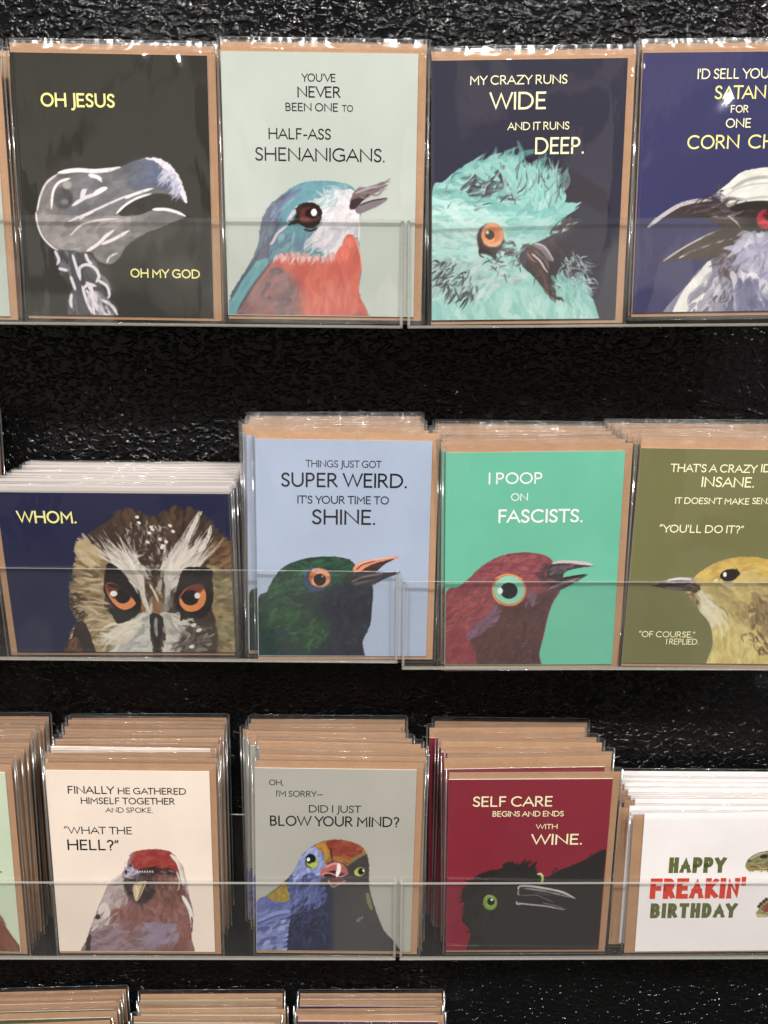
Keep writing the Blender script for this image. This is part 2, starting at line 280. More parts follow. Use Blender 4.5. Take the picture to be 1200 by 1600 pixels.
def art_crazy(p):
    T1, T2, T3, DK = (142, 190, 182), (174, 212, 205), (114, 168, 162), (52, 38, 44)
    dark = [(150, 860), (220, 770), (330, 715), (480, 700), (640, 672), (760, 690), (880, 770), (1000, 850), (1025, 940), (980, 955), (880, 900), (780, 930), (760, 1040), (800, 1150), (850, 1250), (905, 1330), (905, 1500), (112, 1505), (112, 950)]
    p.poly(dark, (44, 36, 46), 3, soft=3, alpha=.9)
    base = [(112, 880), (170, 800), (270, 730), (400, 740), (560, 715), (680, 740), (760, 830), (785, 900), (850, 905), (830, 950), (770, 990), (740, 1060), (600, 1130), (560, 1200), (640, 1290), (720, 1370), (780, 1330), (860, 1260), (908, 1330), (908, 1500), (112, 1510)]
    p.poly(base, T1, 4, mott=.15)
    up = [(112, 900), (180, 790), (290, 715), (400, 720), (600, 710), (700, 760), (785, 860), (780, 930), (700, 960), (500, 960), (300, 960), (112, 990)]
    fan = lambda x, y: -20 - max(0, min(1, (x - 250) / 480)) * 70 if y < 870 else 175
    p.feathers(up, 240, fan, 120, 26, [T1, T2, T3, (110, 180, 170)], .55, 20, .12)
    p.feathers([(200, 800), (400, 745), (520, 800), (560, 880), (440, 910), (250, 860)], 45, lambda x, y: -30, 100, 15, [DK, (70, 62, 66), (84, 110, 108)], .62, 25, cover=True)
    p.feathers([(380, 740), (450, 735), (470, 790), (400, 790)], 14, 10, 80, 22, [(74, 54, 52), (60, 44, 46)], .5, 15)
    p.feathers([(480, 760), (600, 760), (740, 850), (730, 930), (560, 930)], 70, lambda x, y: -115 + (x - 480) * .16, 110, 22, [T1, T2, (140, 204, 192)], .4, 10)
    for x, y, x2, y2 in ((640, 850, 610, 712), (690, 870, 668, 735), (730, 890, 722, 775), (760, 910, 775, 830), (600, 830, 560, 712), (560, 820, 500, 708), (520, 800, 430, 712), (450, 790, 350, 708), (400, 790, 285, 712), (770, 950, 855, 905), (740, 980, 850, 930)):
        for k in range(4): p.brush([(x + p.rs.randn() * 9, y), ((x + x2) / 2 + 10 + p.rs.randn() * 8, (y + y2) / 2), (x2 + p.rs.randn() * 9, y2 + p.rs.randn() * 8)], 18, T1 if k % 2 else (140, 202, 190), .45, (.2, .5))
    ck = [(112, 900), (300, 930), (480, 980), (640, 1000), (740, 1000), (690, 1080), (580, 1120), (480, 1200), (300, 1180), (112, 1150)]
    p.poly(ck, (158, 208, 200), 5, soft=5, mott=.12); p.feathers(ck, 190, lambda x, y: 190, 90, 24, [T2, (180, 222, 214), T1, (196, 226, 220)], .42, 16)
    p.feathers([(480, 990), (740, 985), (750, 1040), (600, 1110), (500, 1090)], 70, lambda x, y: -20, 80, 20, [T1, T2, (116, 186, 176)], .4, 16)
    lo = [(112, 1350), (300, 1380), (500, 1330), (640, 1330), (730, 1400), (820, 1380), (905, 1420), (905, 1505), (112, 1510)]
    p.poly(lo, (160, 208, 198), 5, soft=6); p.feathers(lo, 150, lambda x, y: 85, 100, 34, [(176, 218, 208), T1, (196, 226, 214), (150, 202, 192)], .35, 14, clip=True)
    md = [(112, 1180), (300, 1190), (430, 1180), (560, 1230), (620, 1300), (480, 1340), (300, 1370), (112, 1340)]
    p.feathers(md, 160, lambda x, y: 150, 80, 22, [(186, 214, 208), (210, 222, 216), (168, 206, 200), (150, 170, 172)], .5, 25)
    p.feathers([(130, 1220), (260, 1210), (350, 1290), (300, 1400), (190, 1360)], 70, lambda x, y: 115 + (300 - x) * .25, 62, 9, [DK, (70, 66, 72), (96, 106, 108)], .55, 28)
    p.feathers([(400, 1180), (520, 1130), (600, 1200), (560, 1300), (470, 1290)], 40, 150, 40, 7, [DK, (76, 72, 76), (110, 130, 128)], .6, 45)
    p.feathers([(470, 1110), (570, 1090), (600, 1150), (500, 1180)], 24, 160, 45, 10, [(80, 86, 88), (100, 130, 126), DK], .5, 30)
    p.feathers([(560, 1140), (700, 1080), (800, 1130), (850, 1180), (760, 1220), (640, 1200)], 60, 30, 60, 14, [DK, (60, 46, 50), (70, 60, 66)], .4, 30)
    p.feathers([(770, 1210), (850, 1150), (910, 1230), (900, 1400), (830, 1330)], 110, lambda x, y: 50, 55, 7, [(190, 206, 206), T2, DK, (120, 130, 136)], .5, 30)
    p.feathers([(750, 1240), (880, 1310), (905, 1480), (820, 1400), (720, 1330)], 100, 65, 70, 14, [T1, T2, (120, 176, 166)], .45, 18)
    p.poly([(595, 1150), (630, 1115), (680, 1130), (715, 1190), (715, 1260), (700, 1300), (720, 1360), (775, 1400), (720, 1380), (670, 1310), (620, 1230)], (66, 46, 40), 4, mott=.25)
    p.poly([(625, 1115), (665, 1110), (712, 1155), (735, 1200), (705, 1195), (670, 1150)], (120, 108, 116), 2); p.line([(640, 1112), (690, 1130), (735, 1198)], 9, (188, 176, 182), .3); p.line([(625, 1165), (665, 1200), (690, 1240), (705, 1260)], 9, (206, 190, 192), .35)
    p.line([(640, 1150), (690, 1195), (712, 1240)], 14, (96, 84, 92), .3); p.line([(600, 1160), (625, 1195), (650, 1210)], 8, (140, 112, 104), .4)
    p.feathers([(640, 1230), (720, 1290), (760, 1390), (680, 1320)], 24, 65, 55, 10, [(60, 42, 36), (88, 70, 62)], .4, 18)
    p.line([(775, 1010), (790, 1030), (782, 1050)], 10, (190, 196, 200), .4)
    p.feathers([(700, 1060), (800, 990), (830, 1010), (760, 1070)], 24, -40, 50, 12, [DK, (56, 44, 50)], .4, 20)
    p.feathers([(112, 960), (400, 930), (520, 1000), (360, 1180), (112, 1180)], 90, 190, 80, 12, [(206, 226, 220), (188, 216, 208)], .6, 18)
    p.feathers([(180, 790), (420, 730), (700, 760), (770, 920), (300, 950), (130, 920)], 80, lambda x, y: -25 - max(0, x - 300) * .15, 70, 7, [(58, 52, 60), (92, 120, 118), (190, 222, 212)], .65, 18)
    p.dot((412, 1090), 70, 80, (58, 40, 40), rough=3, soft=2); p.dot((424, 1068), 58, 62, (222, 150, 104), rough=1.2, mott=.12)
    p.dot((424, 1110), 46, 20, (240, 190, 150), soft=3, alpha=.7); p.dot((420, 1070), 42, 42, (206, 116, 66), soft=2); p.dot((410, 1090), 26, 20, (236, 160, 96), soft=3)
    p.dot((410, 1068), 23, 25, (26, 16, 18)); p.dot((398, 1056), 8, 9, (214, 220, 150))
    p.feathers([(345, 1140), (400, 1130), (430, 1160), (380, 1180)], 14, 30, 44, 10, [DK], .4, 20)

def art_satan(p):
    S0, S1 = (120, 116, 140), (222, 218, 216)
    bk = (58, 48, 44)
    nb = [(275, 1470), (380, 1310), (490, 1195), (560, 1180), (640, 1130), (700, 1050), (800, 1010), (960, 1010), (1120, 1100), (1160, 1470)]
    p.poly(nb, (132, 128, 146), 3, mott=.2)
    p.poly([(275, 1470), (340, 1370), (430, 1260), (488, 1198), (498, 1260), (480, 1340), (440, 1420), (420, 1470)], (228, 224, 218), 2)
    p.feathers([(400, 1470), (490, 1210), (580, 1240), (560, 1340), (470, 1470)], 60, 110, 80, 26, [(160, 156, 170), (206, 202, 204), (120, 116, 134)], .45, 20)
    p.feathers([(480, 1400), (560, 1300), (620, 1330), (600, 1470), (480, 1470)], 60, 110, 40, 9, [(70, 62, 70), (96, 90, 106), (180, 176, 184)], .5, 30)
    hd = [(520, 900), (600, 800), (700, 740), (800, 722), (960, 740), (1100, 820), (1150, 950), (1120, 1080), (900, 1060), (760, 1050), (660, 1100), (600, 1000)]
    p.poly(hd, (52, 44, 42), 2)
    cap = [(525, 850), (585, 800), (650, 745), (720, 728), (800, 722), (960, 745), (1090, 820), (1120, 920), (960, 900), (790, 898), (690, 902), (590, 925), (540, 890)]
    p.poly(cap, (226, 222, 212), 2); p.feathers(cap, 90, -8, 110, 20, [(236, 232, 222), (214, 210, 200), (222, 220, 214)], .35, 8, clip=True)
    p.line([(600, 830), (680, 785), (780, 770), (900, 775)], 16, (172, 168, 160), .35); p.line([(575, 860), (660, 818), (790, 800), (900, 805)], 8, (190, 186, 178), .45); p.line([(590, 905), (700, 880), (800, 872), (920, 880)], 10, (184, 180, 172), .45)
    p.feathers([(470, 900), (530, 840), (560, 900), (580, 950), (500, 930)], 70, lambda x, y: 30, 46, 8, [(52, 44, 48), (150, 142, 150), (206, 200, 204), (80, 72, 80)], .4, 50)
    ub = [(170, 1028), (240, 968), (330, 915), (430, 888), (520, 880), (590, 940), (640, 1010), (560, 990), (440, 982), (330, 980), (240, 990)]
    p.poly(ub, (66, 54, 56), 1.5); p.line([(172, 1026), (250, 965), (340, 912), (440, 890), (500, 892)], 20, (192, 184, 186), .35)
    p.feathers([(300, 960), (440, 905), (560, 930), (600, 985), (440, 975)], 60, -14, 110, 12, [(48, 38, 38), (90, 78, 82), (150, 140, 144), (64, 52, 50)], .45, 10)
    p.poly([(440, 980), (560, 985), (640, 1010), (660, 1070), (600, 1120), (540, 1110), (560, 1050), (510, 1000)], (70, 54, 46), 2)
    lb = [(235, 1210), (320, 1145), (430, 1085), (545, 1035), (620, 1060), (640, 1130), (600, 1170), (500, 1185), (400, 1190), (310, 1195)]
    p.poly(lb, (64, 52, 44), 1.5); p.line([(250, 1200), (340, 1140), (440, 1085), (545, 1038)], 9, (186, 178, 178), .25); p.line([(330, 1185), (420, 1140), (520, 1105), (600, 1086)], 10, (204, 198, 196), .3)
    p.feathers([(300, 1185), (420, 1110), (600, 1080), (600, 1160), (420, 1185)], 40, -15, 100, 14, [(60, 48, 40), (84, 70, 62), (74, 60, 54)], .4, 8)
    p.line([(580, 970), (620, 1000), (650, 1035)], 6, (196, 188, 190), .3)
    p.feathers([(500, 1190), (640, 1140), (700, 1150), (620, 1250), (540, 1240)], 70, 120, 60, 18, [(66, 58, 64), (140, 136, 154), (110, 104, 120), (84, 62, 52)], .45, 25)
    p.feathers([(640, 1130), (700, 1050), (820, 1040), (1000, 1060), (1000, 1300), (760, 1330), (680, 1230)], 200, lambda x, y: 130, 90, 26, [(160, 158, 184), (216, 214, 220), (124, 122, 150), (182, 180, 200)], .45, 25)
    p.feathers([(640, 1250), (760, 1290), (760, 1400), (700, 1350)], 30, 70, 90, 22, [(234, 232, 230), (206, 204, 214)], .35, 20)
    p.line([(600, 1260), (625, 1340), (620, 1450)], 30, (196, 194, 206), .3, (.1, .2)); p.line([(670, 1280), (680, 1340), (700, 1390)], 26, (190, 188, 204), .35)
    p.feathers([(640, 1280), (790, 1330), (790, 1470), (600, 1470)], 70, 90, 80, 24, [(108, 106, 138), (130, 128, 156), (96, 94, 124)], .45, 16)
    p.dot((785, 985), 58, 52, (150, 44, 52), mott=.25); p.dot((770, 1010), 40, 22, (206, 70, 72), soft=3); p.dot((790, 965), 30, 30, (64, 26, 30), soft=2); p.dot((772, 955), 10, 10, (110, 40, 44))
    p.line([(600, 935), (700, 915), (800, 915), (900, 930)], 40, (44, 38, 36), .1)

def art_whom(p):
    B0, B1, W = (60, 46, 38), (150, 128, 92), (222, 212, 198)
    head = [(335, 1228), (350, 1130), (385, 1080), (345, 1000), (345, 880), (372, 790), (375, 700), (430, 650), (520, 590), (600, 540), (660, 545), (720, 575), (780, 545), (850, 530), (930, 545), (1000, 590), (1060, 660), (1110, 720), (1135, 820), (1137, 1228)]
    p.poly(head, (66, 52, 44), 6, mott=.25); p.lock = p.full_mask([(x - 12 if x < 700 else x + 12, y - 14 if y < 1000 else y) for x, y in head], 12)
    p.feathers([(520, 600), (600, 545), (720, 575), (850, 535), (960, 560), (1060, 660), (1110, 740), (1000, 760), (800, 700), (560, 660)], 150, lambda x, y: -90 + (x - 760) * .12, 70, 26, [(64, 50, 42), (50, 38, 32), (84, 66, 54), (96, 74, 58)], .4, 18)
    lf = [(372, 800), (380, 700), (450, 710), (520, 790), (520, 900), (500, 1000), (560, 1070), (600, 1100), (560, 1228), (430, 1228), (380, 1080), (350, 960)]
    p.poly(lf, (146, 124, 90), 5, mott=.2)
    p.feathers(lf, 260, lambda x, y: 180 + (900 - y) * .13, 80, 24, [(160, 138, 102), (128, 106, 74), (184, 162, 126), (104, 84, 60), (200, 182, 150)], .42, 14)
    p.feathers([(380, 720), (440, 700), (520, 780), (450, 810)], 40, 208, 90, 20, [(170, 148, 110), (196, 176, 142)], .4, 10)
    for k in range(16):
        y = 770 + k * 27 + p.rs.randn() * 16; j = p.rs.randn() * 10; x0 = 540 - p.rs.rand() * 110; p.brush([(x0, y + 20), ((x0 + 370) / 2, y + 8 + j), (350 + p.rs.rand() * 70, y - 14 + k * 3 + j)], 7 + 8 * p.rs.rand(), (206, 188, 154), .5, (.2, .5), .8)
    p.feathers([(345, 950), (420, 960), (410, 1080), (360, 1050)], 50, 185, 44, 8, [(50, 38, 30), (84, 66, 48)], .5, 25)
    p.poly([(350, 1130), (385, 1075), (430, 1130), (470, 1228), (340, 1228)], (52, 42, 36), 5); p.feathers([(330, 1228), (360, 1120), (390, 1160), (370, 1228)], 16, 110, 60, 18, [(120, 86, 62), (70, 54, 44)], .4, 20)
    rt = [(1000, 800), (1080, 830), (1135, 830), (1137, 1228), (990, 1228), (1040, 1100), (1020, 1000), (1030, 900)]
    p.poly(rt, (140, 122, 86), 4, mott=.2); p.feathers(rt, 190, lambda x, y: 0 + (y - 950) * .08, 70, 18, [(160, 142, 104), (112, 96, 62), (180, 164, 126), (90, 78, 54), (130, 126, 96)], .45, 14)
    p.feathers([(960, 770), (1070, 700), (1120, 740), (1130, 830), (1020, 810)], 70, -20, 80, 20, [(110, 78, 54), (84, 62, 46), (140, 110, 78)], .45, 16)
    # white brows
    for (x0, y0, x1, y1, n, sp) in ((690, 860, 440, 660, 46, 60), (690, 880, 540, 640, 26, 40), (820, 860, 1040, 680, 34, 36), (820, 850, 1015, 620, 26, 22), (815, 830, 960, 560, 26, 18), (800, 850, 830, 660, 16, 30)):
        for k in range(n):
            t = p.rs.rand(); a = (x0 + p.rs.randn() * 16, y0 + p.rs.randn() * 40); e = (x1 + p.rs.randn() * sp, y1 + p.rs.randn() * sp * .6)
            m = ((a[0] * .55 + e[0] * .45) + p.rs.randn() * 8, (a[1] * .55 + e[1] * .45) + 22)
            q = .45 + .55 * p.rs.rand(); e2 = (a[0] + (e[0] - a[0]) * q, a[1] + (e[1] - a[1]) * q); m2 = (a[0] + (m[0] - a[0]) * q, a[1] + (m[1] - a[1]) * q)
            p.brush([a, m2, e2], 12, [(216, 206, 194), (190, 178, 168), (230, 222, 210)][k % 3], .62, (.15, .6), .45 + .5 * p.rs.rand())
    p.line([(900, 680), (940, 600), (975, 530)], 22, (214, 204, 194), .55); p.line([(960, 740), (1000, 680), (1020, 612)], 20, (220, 210, 200), .5)
    p.feathers([(600, 600), (780, 600), (800, 740), (720, 850), (650, 780)], 110, lambda x, y: 80, 26, 7, [(150, 140, 134), (190, 180, 172), (110, 98, 92)], .45, 30)
    for c in ((668, 598), (720, 648), (735, 632), (710, 692), (785, 710), (770, 678), (800, 690), (820, 612), (780, 720), (728, 620), (660, 570), (835, 640)): p.dot(c, 10, 7, (226, 218, 206), 25, 1.5)
    # nose bridge, cheeks
    p.feathers([(690, 860), (790, 860), (780, 1040), (720, 1060), (690, 960)], 90, 92, 90, 20, [(90, 70, 54), (160, 116, 70), (210, 200, 186), (60, 46, 40)], .42, 10)
    p.poly([(738, 930), (764, 950), (772, 1035), (744, 1035)], (142, 104, 66), 4, soft=2, alpha=.8); p.line([(680, 850), (690, 960), (720, 1030)], 24, W, .4); p.line([(722, 900), (748, 945), (764, 985)], 9, (226, 216, 198), .35); p.line([(795, 860), (810, 920), (800, 990)], 24, (196, 190, 184), .35)
    p.poly([(800, 965), (826, 955), (830, 1005), (804, 1022)], (120, 122, 122), 3, soft=3, alpha=.7)
    lc = [(575, 1228), (570, 1130), (640, 1080), (690, 1040), (740, 1050), (720, 1130), (740, 1228)]
    p.poly(lc, (198, 194, 184), 4); p.feathers(lc, 140, lambda x, y: 140 + (700 - x) * .15, 90, 20, [(224, 218, 206), (176, 174, 166), (206, 202, 192), (150, 150, 146)], .4, 18)
    p.feathers([(600, 1100), (690, 1060), (680, 1130), (560, 1180)], 50, 165, 120, 12, [(230, 222, 206), (206, 196, 174)], .35, 10)
    rc = [(770, 1040), (840, 1040), (900, 1080), (960, 1120), (950, 1200), (880, 1228), (780, 1228), (800, 1130)]
    p.poly(rc, (196, 190, 178), 4); p.feathers(rc, 140, lambda x, y: 40, 80, 20, [(224, 216, 202), (180, 172, 160), (210, 204, 190), (140, 134, 128)], .4, 20)
    p.poly([(900, 1110), (1000, 1080), (1050, 1130), (1020, 1228), (830, 1228), (860, 1190)], (66, 56, 50), 8, soft=4, mott=.3); p.feathers([(850, 1228), (940, 1110), (1040, 1110), (1000, 1228)], 60, 160, 60, 14, [(60, 50, 46), (110, 100, 92), (180, 172, 160)], .5, 30)
    for c in ((935, 1095), (925, 1200), (960, 1120)): p.dot(c, 14, 9, (222, 214, 200), -15, 2)
    # eyes
    p.poly([(500, 880), (515, 800), (560, 810), (620, 880), (670, 960), (678, 1010), (640, 1060), (570, 1090), (545, 1060), (520, 1015), (545, 1010), (500, 940)], (30, 24, 24), 3)
    p.poly([(505, 900), (540, 890), (600, 930), (645, 975), (648, 1000), (600, 1022), (555, 1000), (525, 960)], (226, 140, 84), 1.5); p.poly([(505, 900), (545, 890), (590, 920), (590, 960), (540, 965)], (108, 52, 44), 2, soft=2)
    p.dot((590, 955), 38, 36, (26, 20, 20)); p.dot((546, 943), 18, 14, (240, 234, 226)); p.line([(520, 900), (590, 920), (650, 970)], 16, (40, 30, 30), .1)
    p.poly([(860, 960), (840, 990), (850, 930), (880, 830), (940, 812), (1020, 825), (1025, 880), (1030, 960), (1010, 1030), (960, 1066), (900, 1060), (870, 1075), (870, 1040), (845, 1010)], (32, 26, 25), 3)
    p.poly([(865, 960), (900, 915), (960, 900), (990, 930), (992, 980), (960, 1020), (910, 1030), (875, 1005)], (226, 138, 80), 1.5); p.poly([(865, 965), (905, 912), (965, 895), (985, 915), (955, 945), (900, 960)], (112, 50, 42), 2, soft=2)
    p.dot((918, 962), 42, 38, (26, 20, 20)); p.dot((952, 952), 14, 15, (240, 234, 226))
    p.poly([(722, 1045), (755, 1040), (785, 1060), (785, 1110), (770, 1190), (760, 1225), (745, 1200), (725, 1110)], (36, 30, 32), 1.5); p.line([(752, 1062), (750, 1110), (756, 1150)], 16, (150, 146, 146), .35)

def art_weird(p):
    body = [(150, 1135), (200, 1075), (240, 1000), (290, 940), (380, 900), (480, 882), (580, 882), (660, 900), (690, 940), (680, 1000), (760, 1020), (786, 1060), (780, 1180), (770, 1260), (730, 1350), (695, 1428), (152, 1428)]
    p.poly(body, (32, 54, 44), 2, mott=.2); p.lock = p.full_mask(body, 5)
    p.poly([(520, 1080), (650, 1020), (760, 1015), (786, 1060), (778, 1200), (765, 1270), (695, 1430), (400, 1430), (560, 1300), (480, 1180)], (28, 30, 44), 3, soft=14, mott=.25)
    hd = [(170, 1110), (250, 1000), (300, 940), (400, 900), (560, 885), (660, 905), (680, 960), (600, 1020), (450, 1080), (300, 1100)]
    p.feathers(hd, 240, lambda x, y: 175 - (x - 400) * .03 if y < 960 else 150, 70, 14, [(36, 72, 50), (48, 92, 60), (28, 50, 42), (62, 104, 70)], .5, 14, clip=True)
    p.feathers([(180, 1150), (320, 1100), (440, 1180), (560, 1250), (540, 1330), (420, 1350), (250, 1300)], 170, lambda x, y: 150, 60, 16, [(40, 84, 48), (52, 98, 54), (30, 60, 42), (34, 52, 42)], .5, 30)
    p.feathers([(152, 1300), (280, 1250), (330, 1330), (300, 1428), (160, 1428)], 60, 120, 70, 18, [(30, 50, 50), (34, 46, 62), (28, 60, 48)], .5, 30)
    p.feathers([(560, 1060), (760, 1030), (770, 1230), (690, 1428), (450, 1428), (600, 1250)], 130, lambda x, y: 110, 70, 16, [(30, 30, 46), (38, 38, 56), (24, 26, 36), (46, 48, 62)], .5, 25, clip=True)
    p.feathers(body, 120, 160, 26, 6, [(70, 104, 92), (50, 80, 100), (58, 92, 66)], .6, 30, alpha=.6, clip=True)
    p.feathers([(660, 900), (690, 945), (670, 1000), (650, 960)], 26, 165, 50, 10, [(44, 84, 56), (30, 52, 44)], .4, 12)
    p.line([(410, 985), (420, 1030), (460, 1062), (520, 1058)], 20, (52, 70, 122), .4); p.line([(410, 1000), (420, 960), (450, 940)], 12, (70, 92, 140), .5)
    p.dot((492, 998), 60, 54, (176, 92, 60), 10, 1.5, mott=.2); p.dot((480, 960), 34, 14, (206, 150, 132), 5, 1.5); p.dot((510, 1000), 40, 46, (222, 150, 110), 0, 1, soft=2); p.dot((470, 1015), 22, 26, (226, 160, 116), 20, 1.5, soft=2); p.dot((493, 1008), 34, 33, (18, 14, 18)); p.dot((507, 990), 6, 6, (190, 170, 160))
    p.lock = None
    p.poly([(680, 965), (690, 925), (740, 905), (830, 893), (918, 880), (922, 890), (860, 915), (800, 950), (760, 970)], (214, 138, 108), 1.5)
    p.poly([(720, 968), (770, 930), (850, 905), (905, 893), (850, 925), (810, 960), (790, 972)], (62, 44, 42), 1.5); p.line([(695, 955), (730, 925), (800, 905)], 7, (110, 60, 48), .35); p.line([(690, 930), (780, 902), (910, 884)], 8, (232, 176, 150), .35)
    p.poly([(655, 1030), (670, 990), (720, 968), (830, 970), (935, 965), (900, 985), (840, 1010), (780, 1040), (720, 1045)], (52, 48, 54), 1.5)
    p.line([(670, 1020), (730, 995), (840, 975)], 10, (120, 108, 108), .4); p.line([(680, 1035), (740, 1020), (830, 1000)], 14, (84, 78, 84), .4); p.line([(640, 990), (700, 970), (790, 968)], 10, (40, 34, 36), .3)

def art_poop(p):
    body = [(120, 1075), (200, 1010), (260, 960), (330, 895), (420, 845), (520, 822), (600, 822), (680, 838), (718, 870), (740, 950), (760, 1030), (725, 1090), (695, 1170), (670, 1280), (645, 1380), (622, 1442), (120, 1442)]
    p.poly(body, (134, 70, 76), 2, mott=.12); p.lock = p.full_mask(body, 5)
    p.poly([(420, 1110), (560, 1080), (660, 1040), (750, 1035), (720, 1095), (690, 1180), (665, 1300), (625, 1442), (290, 1442), (240, 1330), (340, 1230)], (84, 54, 52), 3, soft=10, mott=.2)
    p.feathers([(280, 940), (420, 850), (600, 826), (710, 870), (690, 960), (560, 960), (400, 950)], 170, lambda x, y: 165, 70, 16, [(150, 82, 86), (164, 96, 98), (130, 66, 74), (120, 60, 66)], .5, 14, clip=False)
    p.feathers([(120, 1090), (250, 990), (380, 1020), (390, 1110), (280, 1230), (120, 1300)], 200, lambda x, y: 140, 60, 12, [(150, 74, 78), (120, 56, 66), (170, 96, 92), (110, 52, 60), (176, 84, 70)], .5, 16)
    p.poly([(120, 1300), (220, 1240), (260, 1330), (300, 1442), (120, 1442)], (130, 58, 66), 4, soft=8); p.feathers([(120, 1280), (220, 1230), (290, 1350), (280, 1442), (120, 1442)], 70, 110, 70, 20, [(140, 64, 70), (118, 52, 62), (150, 76, 78)], .5, 22, clip=True)
    p.feathers([(230, 1290), (330, 1190), (400, 1130), (410, 1190), (330, 1270), (240, 1310)], 130, -40, 40, 11, [(120, 92, 116), (142, 112, 136), (100, 76, 96), (128, 84, 96)], .5, 22)
    p.feathers([(560, 1120), (600, 1050), (625, 1060), (600, 1130)], 40, -60, 34, 9, [(130, 104, 124), (108, 82, 100)], .5, 22)
    p.feathers([(320, 1330), (560, 1140), (690, 1120), (640, 1350), (560, 1442), (300, 1442)], 150, lambda x, y: 120, 56, 14, [(84, 54, 54), (98, 66, 62), (70, 46, 46), (90, 60, 62)], .5, 25, clip=True)
    p.feathers(body, 90, 150, 20, 5, [(170, 112, 110), (96, 52, 58), (186, 130, 120)], .6, 40, alpha=.5, clip=True)
    p.dot((478, 1030), 96, 90, (206, 124, 76), 0, 1.5, mott=.12); p.dot((478, 1028), 86, 78, (142, 206, 178), 0, 1.2); p.dot((477, 1033), 48, 45, (16, 14, 16)); p.dot((428, 1034), 15, 18, (240, 238, 234)); p.line([(400, 965), (470, 942), (550, 968)], 8, (226, 150, 96), .2); p.line([(388, 1000), (392, 1060), (430, 1108)], 8, (226, 156, 100), .25)
    p.lock = None
    p.feathers([(650, 950), (700, 880), (720, 920), (720, 1000), (680, 990)], 60, lambda x, y: 160, 40, 10, [(54, 44, 48), (92, 76, 82), (70, 54, 58), (110, 70, 74)], .45, 25)
    p.poly([(690, 960), (705, 890), (745, 870), (830, 868), (910, 876), (948, 895), (880, 905), (810, 920), (780, 940), (770, 975)], (66, 56, 60), 1.5)
    p.poly([(712, 885), (745, 868), (830, 866), (905, 874), (948, 893), (900, 892), (820, 882), (760, 882)], (206, 192, 190), 1.2)
    p.feathers([(690, 950), (720, 900), (850, 885), (770, 935)], 40, -12, 70, 9, [(48, 40, 44), (120, 108, 112), (80, 68, 72)], .4, 10, clip=True)
    p.poly([(690, 1015), (740, 975), (800, 955), (910, 942), (880, 965), (820, 1000), (760, 1030), (700, 1030)], (74, 62, 66), 1.5); p.line([(740, 985), (810, 960), (905, 944)], 8, (30, 24, 28), .2); p.line([(700, 1020), (780, 990), (870, 965)], 10, (150, 132, 134), .4); p.line([(690, 1028), (750, 1010), (830, 985)], 8, (110, 92, 96), .4)

